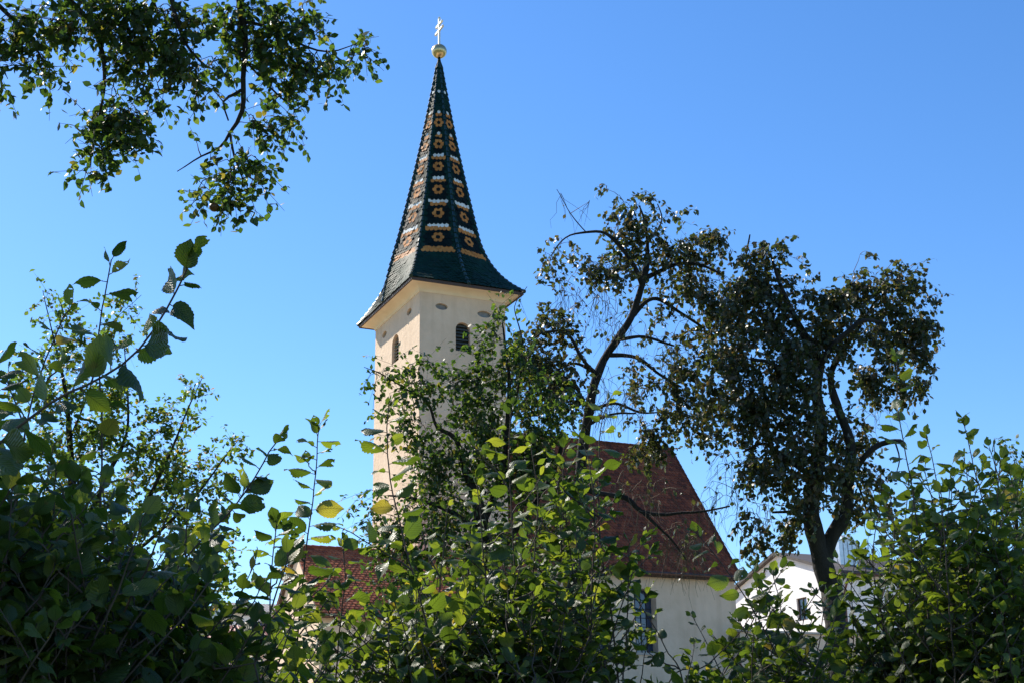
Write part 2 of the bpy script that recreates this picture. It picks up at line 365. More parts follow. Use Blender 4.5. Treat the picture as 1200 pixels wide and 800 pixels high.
louvre(lambda a, b, d: U(TW - d, a, b), arch(TD / 2, zb, zt, 1.0), TD / 2, zb, zt, 1.0, tower)
louvre(lambda a, b, d: U(a, TD - d, b), arch(TW / 2, z0w, z1w, ww), TW / 2, z0w, z1w, ww, tower)
for fn, ov in ((fF, front_ov), (fL, left_ov)):
    for e in ov: poly_part('oval_vent', fn, e, .14, M['vent'], tower, .05)
# ---- spire
cen = (TW / 2, TD / 2)
def axis_z(py):
    lo, hi = ZE, ZA + 8
    for _ in range(50):
        mid = (lo + hi) / 2
        if project(U(cen[0], cen[1], mid))[1] > py: lo = mid
        else: hi = mid
    return lo
def mpx(z):                      # metres per photo pixel at the axis
    P = U(cen[0], cen[1], z); return ((P - CAM) @ fwv) / FPX
ZTOP = axis_z(70.5); Z1 = axis_z(288)
R1 = 48.5 * mpx(Z1) / .97
RTOP = .06
cu, cvv = U(0, 0, 0), None
ang = [math.radians(45 * k) for k in range(8)]    # vertices at the side mids and corners, k odd = corner
def eave_pt(k):
    hw, hd = TW / 2 + OV, TD / 2 + OV
    s = [(1, 0), (1, 1), (0, 1), (-1, 1), (-1, 0), (-1, -1), (0, -1), (1, -1)][k]
    return U(cen[0] + s[0] * hw, cen[1] + s[1] * hd, ZE)
def spire_pt(k, t):              # t 0 eave .. 1 end of flare .. 2 apex
    a = ang[k % 8]; dirv = d1 * math.cos(a) + d2 * math.sin(a); C = U(cen[0], cen[1], 0)
    if t >= 1:
        f = t - 1; r = R1 + (RTOP - R1) * f - .10 * math.sin(math.pi * f); return C + dirv * r + ez * (Z1 + (ZTOP - Z1) * f)
    sl = (R1 - RTOP) / (ZTOP - Z1); dz = (Z1 - ZE) * .62
    P2 = C + dirv * R1 + ez * Z1; P1 = C + dirv * (R1 + sl * dz * 1.4) + ez * (Z1 - dz); P0 = eave_pt(k % 8)
    s = t; return P0 * (1 - s) ** 2 + P1 * 2 * s * (1 - s) + P2 * s * s
def curve_table(fn, t0, t1, n=80):
    T = np.linspace(t0, t1, n); P = np.array([fn(t) for t in T]); d = np.r_[0, np.cumsum(np.linalg.norm(np.diff(P, axis=0), axis=1))]
    return T, d
SW = MB()                        # the boarding under the tiles
Ts = list(np.linspace(0, 1, 13)) + list(np.linspace(1, 2, 14))[1:]
C0 = U(cen[0], cen[1], 0)
P = []
for t in Ts:
    for k in range(8):
        p = spire_pt(k, t); c = C0 + ez * p[2]; P.append(c + (p - c) * .985 - ez * .02)
SW.add(P, [(i * 8 + k, i * 8 + (k + 1) % 8, i * 8 + 8 + (k + 1) % 8, i * 8 + 8 + k) for i in range(len(Ts) - 1) for k in range(8)])
SW.add([C0 + ez * (ZE - .03)] + P[:8], [(0, 1 + (k + 1) % 8, 1 + k) for k in range(8)])
spire = SW.build('spire', M['fascia'], church)
def tile_shape(hw, L, n=5):      # (x, down) round ended tile outline, down positive
    pts = [(-hw, 0), (hw, 0), (hw, L * .62)] 
    for k in range(1, n): a = math.pi * k / n; pts.append((hw * math.cos(a), L * .62 + L * .38 * math.sin(a)))
    pts.append((-hw, L * .62)); return pts
def lay_tile(mb, c, X, Dn, N, hw, L, th, mat, xlim=None, rnd=0, lift=.02):
    """c centre of the top edge, X across, Dn down the slope, N outward"""
    pts = tile_shape(hw * .96, L); top = []; bot = []
    for x, y in pts:
        if xlim: x = min(max(x, xlim[0]), xlim[1])
        h = lift + (th * 1.1) * y / L
        top.append(c + X * x + Dn * y + N * (h + th)); bot.append(c + X * x + Dn * y + N * h)
    n = len(pts); mb.add(top + bot, [tuple(range(n))[::-1]] + [(i, (i + 1) % n, n + (i + 1) % n, n + i) for i in range(1, n)], mat, (0, 0, rnd))
Tm, dm = curve_table(lambda t: (spire_pt(6, t) + spire_pt(5, t)) / 2, 0, 2, 160)
# row parameters shared by all facets: t values
rows = []; s = 0.02
s_flare = np.interp(1.0, Tm, dm)
EXP0 = .180
pre = int(round((s_flare - .0) / EXP0)); ex = s_flare / pre
NP_ = 8
for j in range(pre): rows.append((np.interp(j * ex, dm, Tm), None if j < pre - NP_ else j - (pre - NP_)))
s = s_flare; j = NP_
while s < dm[-1] - .5:
    f = (s - s_flare) / (dm[-1] - s_flare); rows.append((np.interp(s, dm, Tm), j)); s += .188 - .026 * f; j += 1
spire_tiles = MB()
for k in range(8):
    for ri, (t, j) in enumerate(rows):
        t2 = rows[ri + 1][0] if ri + 1 < len(rows) else min(t + .02, 2); 
        L0, R0 = spire_pt(k, t), spire_pt(k + 1, t); Lu, Ru = spire_pt(k, t2), spire_pt(k + 1, t2)
        cb = (L0 + R0) / 2; cu_ = (Lu + Ru) / 2; X = nrm(R0 - L0); wd = np.linalg.norm(R0 - L0); wu = np.linalg.norm(Ru - Lu)
        Dn = cb - cu_; expo = np.linalg.norm(Dn); Dn = nrm(Dn - X * (Dn @ X)); N = nrm(np.cross(X, Dn)); 
        out = cb - (C0 + ez * cb[2])
        if N @ out < 0: N = -N
        f = 0 if j is None else max(0, t - 1)
        tw_ = .215 - .07 * f
        par = ri % 2
        d = None
        if j is not None:
            if j < 2: d = 'O'
            else:
                q = (j - 2) % 8 - 3          # -3..4
                d = q; par = abs(q) % 2
        nmax = int(wd / tw_) + 2
        # tile top edge sits one exposure above the bottom row edge
        ctop = cb - Dn * (expo * 1.15) ; half = (wd + wu) / 4
        for i in range(-nmax, nmax + 1):
            x = (i + par * .5) * tw_
            if abs(x) > half + tw_ * .35: continue
            mat = 0
            margin = half - abs(x)
            if d == 'O' and margin > tw_ * 1.05: mat = 1
            elif isinstance(d, int):
                if f < .86:
                    if d == 3 and margin > tw_ * 1.0: mat = 1
                    elif d == 4 and margin > tw_ * 1.0: mat = 2
                    elif (j - 2) // 8 <= 5:
                        if d in (-1, 1) and abs(abs(x) - tw_ / 2) < .01: mat = 1
                        elif d == 0 and abs(abs(x) - tw_) < .01: mat = 1
                        elif d in (-3, -2, -1, 0, 1, 2) and margin > tw_ * 1.0: mat = 3
            Nj = nrm(N + X * rng.normal(0, .05) + Dn * rng.normal(.02, .05))
            lay_tile(spire_tiles, ctop + X * x, X, nrm(Dn - Nj * (Dn @ Nj)), Nj, tw_ / 2, expo * 1.32 + .02, .018, mat, (-half - x, half - x), rng.random())
spire_tiles.build('spire_tiles', [M['green'], M['orange'], M['white'], M['navy']], spire)
# ridge caps on the eight edges
for k in range(8):
    mb = MB(); Tt, dd = curve_table(lambda t: spire_pt(k, t), 0, 2, 120); L = dd[-1]; step = .34; s = 0
    while s < L - .3:
        ta, tb = np.interp(s, dd, Tt), np.interp(min(s + step * 1.12, L), dd, Tt)
        f = s / L; r = .105 - .045 * f
        A, B = spire_pt(k, ta), spire_pt(k, tb); o = nrm((A - (C0 + ez * A[2])))
        mb.tube([A + o * .035, A + (B - A) * .1 + o * .03, B - o * .005], [r * .92, r, r * .68], 8); s += step
    mb.build('ridge_caps', M['ridge'], spire)
# lead tip, ball and cross
tip = MB(); tz = rows[-1][0]
rr = np.linalg.norm(spire_pt(0, tz) - (C0 + ez * spire_pt(0, tz)[2]))
zt0 = spire_pt(0, tz)[2] - .1
tip.tube([C0 + ez * zt0, C0 + ez * (ZTOP - .3), C0 + ez * (ZTOP + .02), C0 + ez * (ZTOP + .25)], [rr + .09, .14, .08, .07], 10)
tip.build('spire_tip', M['green'], spire, smooth=True)
zb_ = axis_z(60.5); rb = 9.0 * mpx(zb_)
b = MB(); nl, nm = 16, 24; P = []
for i in range(nl + 1):
    a = math.pi * i / nl
    for j in range(nm): P.append(C0 + ez * (zb_ + rb * .96 * math.cos(a)) + rb * math.sin(a) * (d1 * math.cos(2 * math.pi * j / nm) + d2 * math.sin(2 * math.pi * j / nm)))
b.add(P, [(i * nm + j, i * nm + (j + 1) % nm, i * nm + nm + (j + 1) % nm, i * nm + nm + j) for i in range(nl) for j in range(nm)])
b.build('finial_ball', M['gold'], spire, smooth=True)
b = MB(); zc0, zc1 = zb_ + rb * .9, axis_z(22.5)
def bar(z, hl, r=.05, tilt=0):
    b.box(C0 + ez * (z - r) - d2 * hl - d1 * r, d2 * 2 * hl, d1 * 2 * r, ez * 2 * r)
    for s in (-1, 1): b.tube([C0 + ez * z + d2 * s * (hl - .04), C0 + ez * z + d2 * s * (hl + .02), C0 + ez * z + d2 * s * (hl + .1)], [.05, .085, .04], 8)
b.box(C0 + ez * zc0 - d1 * .05 - d2 * .052, d1 * .1, d2 * .104, ez * (zc1 - zc0))
b.tube([C0 + ez * (zc1 - .02), C0 + ez * (zc1 + .05), C0 + ez * (zc1 + .13)], [.05, .085, .03], 8)
bar(axis_z(36), .50); bar(axis_z(29), .38)
b.build('cross', M['crossm'], spire)
# ---- tiled roof slopes
def slope(mb, quad, tw_=.2, ex=.17, m=0, clip=None, lift=.015):
    """quad: bottom-left, bottom-right, top-right, top-left in world space; tiles laid row by row"""
    bl, br, tr_, tl = map(np.asarray, quad)
    X = nrm(br - bl); N = nrm(np.cross(br - bl, tl - bl)); 
    if N[2] < 0: N = -N
    Up = nrm(np.cross(N, X)); Up = Up if Up[2] > 0 else -Up
    H = (tl - bl) @ Up; nr = int(H / ex); ex = H / nr
    for r in range(nr):
        h = (r + .5) / nr; L = bl + (tl - bl) * (r / nr); Rr = br + (tr_ - br) * (r / nr)
        L2 = bl + (tl - bl) * ((r + 1) / nr); R2 = br + (tr_ - br) * ((r + 1) / nr)
        xa = max((L - bl) @ X, (L2 - bl) @ X) ; xb = min((Rr - bl) @ X, (R2 - bl) @ X) 
        x = xa + (0 if r % 2 else tw_ / 2)
        base = bl + Up * (r * ex)
        while x <= xb + tw_ * .3:
            c = base + X * x + Up * ex * 1.1 + N * rng.normal(0, .003)
            lay_tile(mb, c, X, -Up, N, tw_ / 2, ex * 1.45, .026, m, (xa - x - .02, xb - x + .02), rng.random(), lift); x += tw_
# ---- nave
NV = -1.3                                           # front gutter plane, walls 0.45 behind
ug0, zg0 = hit_v(706, 667.5, NV); ug1, zg1 = hit_v(850, 674.5, NV); ZG = (zg0 + zg1) / 2
RV = NV + 5.6; ur, zr = hit_v(786, 526.5, RV)
NW = NV + .45; NBK = RV * 2 - NW; ULEFT = TW - .02
uw = hit_v(862, 700, NW)[0]; ue = uw + .04
print('nave: gutter z', zg0, zg1, 'u end', ug1, 'ridge u', ur, 'z', zr)
nv = MB(); wins = []
for (x0, x1, yt) in ((743, 769, 689), (687, 714, 686)):
    ua = hit_v(x0, 705, NW)[0]; ub = hit_v(x1, 705, NW)[0]; zt_ = hit_v((x0 + x1) / 2, yt, NW)[1]; wins.append(((ua + ub) / 2, zt_ - 3.0, zt_, ub - ua))
c1 = wins[1][0] - (wins[0][0] - wins[1][0]); wins.append((c1, wins[1][1], wins[1][2], wins[1][3]))
holes = [seg_arch(c, a, b_2, w_, .34) for c, a, b_2, w_ in wins]
wall_panel(nv, lambda a, b, d: U(a, NW + d, b), [(ULEFT, ZB), (uw, ZB), (uw, ZG), (ULEFT, ZG)], holes, .55)
wall_panel(nv, lambda a, b, d: U(uw - d, a, b), [(NW, ZB), (NBK, ZB), (NBK, ZG), (NW, ZG)], [], .3)
wall_panel(nv, lambda a, b, d: U(a, NBK - d, b), [(ULEFT, ZB), (uw, ZB), (uw, ZG), (ULEFT, ZG)], [], .3)
wall_panel(nv, lambda a, b, d: U(ULEFT + d, a, b), [(NW, ZB), (NBK, ZB), (NBK, ZG), (RV, zr - .3), (NW, ZG)], [], .3)
navew = nv.build('nave_wall', M['plaster'], church)
fN = lambda a, b, d: U(a, NW + d, b)
for c, a, b_2, w_ in wins:
    gl = poly_part('nave_window', fN, seg_arch(c, a, b_2, w_, .34), .50, M['glass'], navew, .03)
    mb = MB(); th = .025
    for kx in (-.25, 0, .25): mb.box(fN(c + kx * w_ - th / 2, a, .46), d1 * th, d2 * .035, ez * (b_2 - a - .08 - abs(kx) * .3))
    zz = a + .4
    while zz < b_2 - .3: mb.box(fN(c - w_ / 2 + .01, zz, .462), d1 * (w_ - .02), d2 * .03, ez * th); zz += .42
    mb.build('window_bars', M['dark'], navew)
    mb = MB(); mb.box(fN(c - w_ / 2 - .08, a - .1, -.07), d1 * (w_ + .16), d2 * .5, ez * .1); mb.build('window_sill', M['stone'], navew)
zc = ZG + .03
nr_ = MB()
bl, br, tr2, tl2 = U(ULEFT - .3, NV, zc), U(ue, NV, zc), U(ur, RV, zr), U(ULEFT - .3, RV, zr)
bbl, bbr = U(ULEFT - .3, NBK + .45, zc), U(ue, NBK + .45, zc)
nr_.add([bl, br, tr2, tl2, bbl, bbr], [(0, 1, 2, 3), (1, 5, 2), (5, 4, 3, 2), (0, 3, 4), (0, 4, 5, 1)])
naver = nr_.build('nave_roof', M['fascia'], church)
t_ = MB(); slope(t_, (bl, br, tr2, tl2), .21, .2)
slope(t_, (br, bbr, tr2, tr2), .21, .2); slope(t_, (bbr, bbl, tl2, tr2), .3, .3)
t_.build('nave_roof_tiles', M['oldtile'], naver)
rc = MB()
def ridge_run(mb, A, B, r=.11, step=.36):
    A = np.asarray(A); B = np.asarray(B); L = np.linalg.norm(B - A); n_ = int(L / step)
    for i in range(n_):
        a = A + (B - A) * i / n_; b2 = A + (B - A) * (i + 1.12) / n_; mb.tube([a, a * .9 + b2 * .1, b2], [r * .95, r, r * .82], 8)
ridge_run(rc, tl2 + ez * .03, tr2 + ez * .03); ridge_run(rc, br, tr2); ridge_run(rc, bbr, tr2)
rc.build('nave_ridge', M['oldtile'], naver)
g = MB(); g.tube([U(ULEFT - .2, NV - .09, ZG - .04), U(ue, NV - .09, ZG - .04)], .085, 10)
g.build('gutter', M['gutter'], naver)
g = MB(); g.box(U(ULEFT, NV, ZG - .14), d1 * (ue - ULEFT - .05), d2 * .44, ez * .10); g.build('eave_board', M['fascia'], naver)
g = MB(); g.tube([U(uw - .15, NV - .05, ZG - .1), U(uw - .12, NW - .10, ZG - .6), U(uw - .12, NW - .10, ZB)], .055, 8); 
# ---- low annex on the left
AV = -3.75; ua0, za0 = hit_v(348, 641, AV); ua1, za1 = hit_v(455, 647, AV); ZR = (za0 + za1) / 2
EV = AV - 3.7; ze = hit_v(400, 721, EV)[1]; print('annex ridge', za0, za1, 'eave', ze, 'u', ua0)
EB = AV + 3.7; UR = 3.4
ar = MB()
a_bl, a_br, a_tr, a_tl = U(ua0 - .1, EV, ze), U(UR, EV, ze), U(UR, AV, ZR), U(ua0 - .1, AV, ZR); b_bl, b_br = U(ua0 - .1, EB, ze), U(UR, EB, ze)
dn = ez * -.1
ar.add([a_bl, a_br, a_tr, a_tl, b_bl, b_br] + [p + dn for p in (a_bl, a_br, a_tr, a_tl, b_bl, b_br)],
       [(0, 1, 2, 3), (5, 4, 3, 2), (7, 6, 9, 8), (10, 11, 8, 9), (0, 3, 9, 6), (3, 4, 10, 9), (1, 7, 8, 2), (2, 8, 11, 5), (0, 6, 7, 1), (4, 5, 11, 10)])
annr = ar.build('annex_roof', M['fascia'], church)
t_ = MB(); slope(t_, (a_bl, a_br, a_tr, a_tl), .2, .165); slope(t_, (b_br, b_bl, a_tl, a_tr), .2, .165); t_.build('annex_roof_tiles', M['redtile'], annr)
t_ = MB(); ridge_run(t_, a_tl + ez * .04, a_tr + ez * .04, .11, .34); t_.build('annex_ridge', M['redtile'], annr)
aw = MB(); ei, eo = EV + .35, EB - .35; zwl = ze + .28
wall_panel(aw, lambda a, b, d: U(a, ei + d, b), [(ua0 + .05, ZB), (UR - .05, ZB), (UR - .05, zwl), (ua0 + .05, zwl)], [], .3)
wall_panel(aw, lambda a, b, d: U(ua0 + .05 + d, a, b), [(ei, ZB), (eo, ZB), (eo, zwl), (AV, ZR - .14), (ei, zwl)], [], .3)
wall_panel(aw, lambda a, b, d: U(UR - .05 - d, a, b), [(ei, ZB), (eo, ZB), (eo, zwl), (AV, ZR - .14), (ei, zwl)], [], .3)
annw = aw.build('annex_wall', M['plaster'], church)
g = MB(); g.tube([U(ua0 - .1, EV - .08, ze - .03), U(UR, EV - .08, ze - .03)], .07, 8); g.build('gutter', M['gutter'], annr)
# ------------------------------------------------------------------ churchyard wall with arched niche
def hitd(px, py, depth): return at(px, py, depth)
wl = thing('churchyard_wall', tuple(U(ug1 + 1, NV - .5, ZB)), 'low plastered churchyard wall with an arched niche right of the nave', 'wall')
u0_, _ = hit_v(868, 760, NV - .2); u1_, ztop = hit_v(905, 741, NV - .2); ca, za_ = hit_v(886, 757, NV - .2)
nb = MB(); arw = seg_arch(ca, za_ - 2.2, za_, .95, .4)
fW = lambda a, b, d: U(a, NV - .2 + d, b)
wall_panel(nb, fW, [(u0_, ZB - .3), (u1_ + 6, ZB - .3), (u1_ + 6, ztop), (u0_, ztop)], [arw], .35)
nb.box(U(u0_, NV - .2 + .36, ZB - .3), d1 * (u1_ + 6 - u0_), d2 * .2, ez * (ztop - ZB + .3))
nb.build('wall_body', M['plaster'], wl)
nb = MB(); nb.box(U(u0_ - .05, NV - .3, ztop + .003), d1 * (u1_ + 6.1 - u0_), d2 * .78, ez * .1); nb.build('coping', M['stone'], wl)
# ------------------------------------------------------------------ white house on the right
HD = 78.0
Ph = at(984, 670, HD); uh, vh, zh = (Ph - F0) @ d1, (Ph - F0) @ d2, Ph[2]
apv, apz = hit_u(911, 650, uh); print('house', uh, vh, zh, 'apex', apv, apz)
zbH = 4.2; vb = 2 * apv - vh; ulen = 11.0
wh = thing('house', tuple(U(uh, vh, zbH)), 'white rendered house with dark roof and sunlit gable right of the church', 'house', 'houses around the church')
hm = MB(); fG = lambda a, b, d: U(uh + d, a, b); fS = lambda a, b, d: U(uh + a, vh + d, b)
vw, zwb = hit_u(938, 727, uh); _, zwt = hit_u(938, 700, uh); vw2, _ = hit_u(946, 712, uh); vw1, _ = hit_u(934, 712, uh)
gw = [(vw2, zwb), (vw1, zwb), (vw1, zwt), (vw2, zwt)]
us0, zs0 = hit_v(1073, 695, vh); us1, zs1 = hit_v(1085, 678, vh)
sw = [(us0 - uh, zs0), (us1 - uh, zs0), (us1 - uh, zs1), (us0 - uh, zs1)]
wall_panel(hm, fG, [(vh, zbH), (vb, zbH), (vb, zh), (apv, apz), (vh, zh)], [gw], .2)
wall_panel(hm, fS, [(0, zbH), (ulen, zbH), (ulen, zh), (0, zh)], [sw], .2)
wall_panel(hm, lambda a, b, d: U(uh + ulen - d, a, b), [(vh, zbH), (vb, zbH), (vb, zh), (apv, apz), (vh, zh)], [], .2)
wall_panel(hm, lambda a, b, d: U(uh + a, vb - d, b), [(0, zbH), (ulen, zbH), (ulen, zh), (0, zh)], [], .2)
hw_ = hm.build('house_wall', M['white_wall'], wh)
def window(fn, rect, parent):
    (a0, b0), (a1, _), (_, b1) = rect[0], rect[1], rect[2]
    fr = MB(); t = .07
    lo_a, hi_a = min(a0, a1), max(a0, a1); lo_b, hi_b = min(b0, b1), max(b0, b1)
    def bx(x0, x1, y0, y1, dd=(.10, .17)):
        P = [fn(x0, y0, dd[0]), fn(x1, y0, dd[0]), fn(x1, y1, dd[0]), fn(x0, y1, dd[0]), fn(x0, y0, dd[1]), fn(x1, y0, dd[1]), fn(x1, y1, dd[1]), fn(x0, y1, dd[1])]
        fr.add(P, [(3, 2, 1, 0), (4, 5, 6, 7), (0, 1, 5, 4), (1, 2, 6, 5), (2, 3, 7, 6), (3, 0, 4, 7)])
    bx(lo_a, lo_a + t, lo_b, hi_b); bx(hi_a - t, hi_a, lo_b, hi_b); bx(lo_a + t, hi_a - t, lo_b, lo_b + t); bx(lo_a + t, hi_a - t, hi_b - t, hi_b)
    mid = (lo_a + hi_a) / 2; bx(mid - t / 2, mid + t / 2, lo_b + t, hi_b - t)
    wn = fr.build('window', M['brown'], parent)
    poly_part('pane', fn, [(lo_a, lo_b), (hi_a, lo_b), (hi_a, hi_b), (lo_a, hi_b)], .14, M['glass'], parent, .02)
window(fG, gw, hw_); window(fS, sw, hw_)
rf = MB(); o_ = .35; g_ = .3; th = .18
sl_ = (apz - zh) / (vh - apv) if vh != apv else 0
def roof_slab(v0, v1, z0, z1):
    A, B, C, Dd = U(uh - g_, v0, z0), U(uh + ulen + g_, v0, z0), U(uh + ulen + g_, v1, z1), U(uh - g_, v1, z1); up = ez * th
    rf.add([A, B, C, Dd, A + up, B + up, C + up, Dd + up], [(3, 2, 1, 0), (4, 5, 6, 7), (0, 1, 5, 4), (1, 2, 6, 5), (2, 3, 7, 6), (3, 0, 4, 7)])
kx = (apz - zh) / abs(apv - vh); sg = 1 if apv > vh else -1
roof_slab(vh - sg * o_, apv, zh - kx * o_ + .01, apz + .01); roof_slab(vb + sg * o_, apv + sg * .001, zh - kx * o_ + .01, apz + .01)
hr_ = rf.build('house_roof', M['house_roof'], wh)
g = MB(); g.tube([U(uh - .3, vh - sg * (o_ + .1), zh - kx * o_), U(uh + ulen + .3, vh - sg * (o_ + .1), zh - kx * o_)], .09, 8)
g.build('gutter', M['gutter'], hr_)
g = MB(); g.tube([U(uh + .35, vh - .4, zh - .2), U(uh + .2, vh - .38, zh - .5), U(uh + .12, vh - .1, zh - 1.1), U(uh + .12, vh - .1, zbH)], .07, 8); g.build('downpipe', M['gutter'], hw_)
# chimney with zinc cladding ribs and three pots
vc = vh + .35 * (apv - vh); uc, zc0_ = hit_v(984, 652, vc); uc1, zc1_ = hit_v(1004, 634, vc); print('chimney', uc, uc1, zc0_, zc1_)
cm = MB(); cm.box(U(uc, vc, zh), d1 * (uc1 - uc), d2 * .8, ez * (zc1_ - zh)); ch = cm.build('chimney', M['metal'], wh)
cm = MB()
for k in range(5): cm.box(U(uc + (uc1 - uc) * (k / 4) * .96 - .0, vc - .04, zh + .5), d1 * .04, d2 * .036, ez * (zc1_ - zh - .5))
cm.box(U(uc - .05, vc - .06, zc1_ + .002), d1 * (uc1 - uc + .1), d2 * .92, ez * .06); cm.build('cladding_rib', M['metal'], ch)
for k in range(3):
    cm = MB(); c = U(uc + (uc1 - uc) * (.2 + .3 * k), vc + .4, zc1_ + .06); cm.tube([c, c + ez * .3, c + ez * .32], [.13, .13, .16], 10); cm.build('chimney_pot', M['white_wall'], ch)
# ------------------------------------------------------------------ far houses on the left
def far_house(label, corner_px, depth, width_u, width_v, wall_h, rise, roofm, group='houses around the church', extra=None):
    P = at(*corner_px, depth); u, v, z = (P - F0) @ d1, (P - F0) @ d2, P[2]; zb2 = z - wall_h
    h = thing('house', tuple(U(u, v, zb2)), label, 'house', group)
    mb = MB(); ap = v + width_v / 2
    wall_panel(mb, lambda a, b, d: U(u + a, v + d, b), [(0, zb2), (width_u, zb2), (width_u, z), (0, z)], [[(width_u * f, z - 2), (width_u * f + 1, z - 2), (width_u * f + 1, z - .7), (width_u * f, z - .7)] for f in (.2, .6)], .2)
    for uu in (u, u + width_u):
        wall_panel(mb, lambda a, b, d: U(uu + (d if uu == u else -d), a, b), [(v, zb2), (v + width_v, zb2), (v + width_v, z), (ap, z + rise), (v, z)], [], .2)
    wall_panel(mb, lambda a, b, d: U(u + a, v + width_v - d, b), [(0, zb2), (width_u, zb2), (width_u, z), (0, z)], [], .2)
    hw = mb.build('house_wall', M['white_wall'], h)
    for f in (.2, .6): window(lambda a, b, d: U(u + a, v + d, b), [(width_u * f, z - 2), (width_u * f + 1, z - 2), (width_u * f + 1, z - .7), (width_u * f, z - .7)], hw)
    mb = MB(); o = .5; k = rise / (width_v / 2); up = ez * .15; n = int((width_u + .8) / .25)
    for side in (1, -1):
        v0 = ap - side * (width_v / 2 + o); z0 = z - k * o
        A, B, C, Dd = U(u - .4, v0, z0), U(u + width_u + .4, v0, z0), U(u + width_u + .4, ap - side * .001, z + rise), U(u - .4, ap - side * .001, z + rise)
        mb.add([A, B, C, Dd, A + up, B + up, C + up, Dd + up], [(3, 2, 1, 0), (4, 5, 6, 7), (0, 1, 5, 4), (1, 2, 6, 5), (2, 3, 7, 6), (3, 0, 4, 7)])
        for i in range(n + 1): mb.tube([A + (B - A) * i / n + up, Dd + (C - Dd) * i / n + up], .045, 5, cap=False)
    mb.build('house_roof', roofm, h)
    return h
far_house('low house with red ribbed roof seen through the left shrubs', (196, 757), 70, 7.5, 5, 4.0, 1.3, M['corr'])
far_house('distant house with dark grey roof left of the red annex roof', (268, 716), 105, 11, 7, 5.0, 1.0, M['greyroof'])
# ------------------------------------------------------------------ leaves and trees
def leaf_template(nl, nw, serr=0, curl=.25, fold=.35, twist=0., width=.34, pleat=0., wav=0., seed=0):
    """returns verts (x across, y along 0..1, z up), quads, leafco(x across -1..1, y along)"""
    r = np.random.default_rng(seed); V = []; A = []
    for i in range(nl + 1):
        t = i / nl; base = (math.sin(math.pi * min(1, t ** .82)) ** .72) * width if 0 < t < 1 else .012
        if t > .6: base *= 1 - .5 * ((t - .6) / .4) ** 1.1
        if serr and 0 < i < nl: base *= 1 + serr * (1 if i % 2 else -1) * (1 + .4 * math.sin(i * 2.3 + seed))
        for j in range(-nw, nw + 1):
            s = j / nw; x = base * s; tt = t - .07 * abs(s) * 0 + .05 * (1 - abs(s)) * 0
            y = t + .05 * abs(s) ** 1.5 * math.sin(math.pi * t)
            z = fold * abs(x) - curl * (t - .15) ** 2 + pleat * math.sin((t - .12 * abs(s)) * 2 * math.pi * 7) * abs(s) ** .5
            z += wav * math.sin(t * 7 + seed) * s + twist * (t - .3) * x
            z += -.9 * x * x / max(width, .1) * (.6 + .3 * math.sin(seed))
            V.append((x, y, z)); A.append((s, t))
    F = []; c = 2 * nw + 1
    for i in range(nl):
        for j in range(2 * nw): F.append((i * c + j, i * c + j + 1, (i + 1) * c + j + 1, (i + 1) * c + j))
    return np.array(V), np.array(F), np.array(A)
HI = [leaf_template(20, 2, .045, c, f, tw_, w_, .012, wv, sd_) for c, f, tw_, w_, wv, sd_ in
      ((.30, .30, .5, .36, .04, 1), (.55, .45, -.6, .33, .05, 2), (.15, .2, .3, .38, .03, 3), (.75, .5, .9, .33, .06, 4), (-.15, .4, -.3, .35, .05, 5))]
for src_, sd_ in ((0, 11), (2, 12), (3, 13)):      # leaves with pieces bitten out of them
    V_, F_, A_ = HI[src_]; r_ = np.random.default_rng(sd_); c_ = V_[F_].mean(1); keep = np.ones(len(F_), bool)
    for _ in range(3):
        q_ = F_[r_.integers(len(F_) // 4, len(F_))][0]; keep &= np.linalg.norm((c_ - V_[q_])[:, :2], axis=1) > r_.uniform(.05, .10)
    HI.append((V_, F_[keep], A_))
MED = [leaf_template(6, 1, 0, c, f, tw_, w_, 0, .04, sd_) for c, f, tw_, w_, sd_ in ((.3, .5, .4, .35, 1), (.6, .7, -.5, .33, 2), (.1, .4, .2, .37, 3))]
LO = [leaf_template(3, 1, 0, c, f, tw_, w_, 0, 0, sd_) for c, f, tw_, w_, sd_ in ((.3, .6, .4, .36, 1), (.6, .9, -.5, .32, 2), (.1, .4, .2, .38, 3))]
def leaves_mesh(name, pos, dirs, nors, size, mat, parent, temps, rnd=None):
    pos = np.asarray(pos); n = len(pos)
    if n == 0: return None
    dirs = np.asarray(dirs); dirs = dirs / (np.linalg.norm(dirs, axis=1, keepdims=True) + 1e-9)
    X = np.cross(dirs, np.asarray(nors)); X /= (np.linalg.norm(X, axis=1, keepdims=True) + 1e-9); Z = np.cross(X, dirs)
    size = np.asarray(size); rnd = rng.random(n) if rnd is None else rnd
    which = rng.integers(0, len(temps), n); VV = []; FF = []; AA = []; b = 0
    for ti, (TV, TF, TA) in enumerate(temps):
        idx = np.where(which == ti)[0]
        if not len(idx): continue
        wj = rng.uniform(.85, 1.15, len(idx))
        W = pos[idx][:, None, :] + size[idx][:, None, None] * (TV[None, :, 0:1] * wj[:, None, None] * X[idx][:, None, :] + TV[None, :, 1:2] * dirs[idx][:, None, :] + TV[None, :, 2:3] * Z[idx][:, None, :])
        nv_ = len(TV); VV.append(W.reshape(-1, 3)); FF.append((TF[None] + (b + np.arange(len(idx)) * nv_)[:, None, None]).reshape(-1, 4)); b += len(idx) * nv_
        a = np.zeros((len(idx), nv_, 3)); a[:, :, :2] = TA[None]; a[:, :, 2] = rnd[idx][:, None]; AA.append(a.reshape(-1, 3))
    return mesh_obj(name, np.concatenate(VV), np.concatenate(FF), mat, parent, attr=np.concatenate(AA), smooth=True)
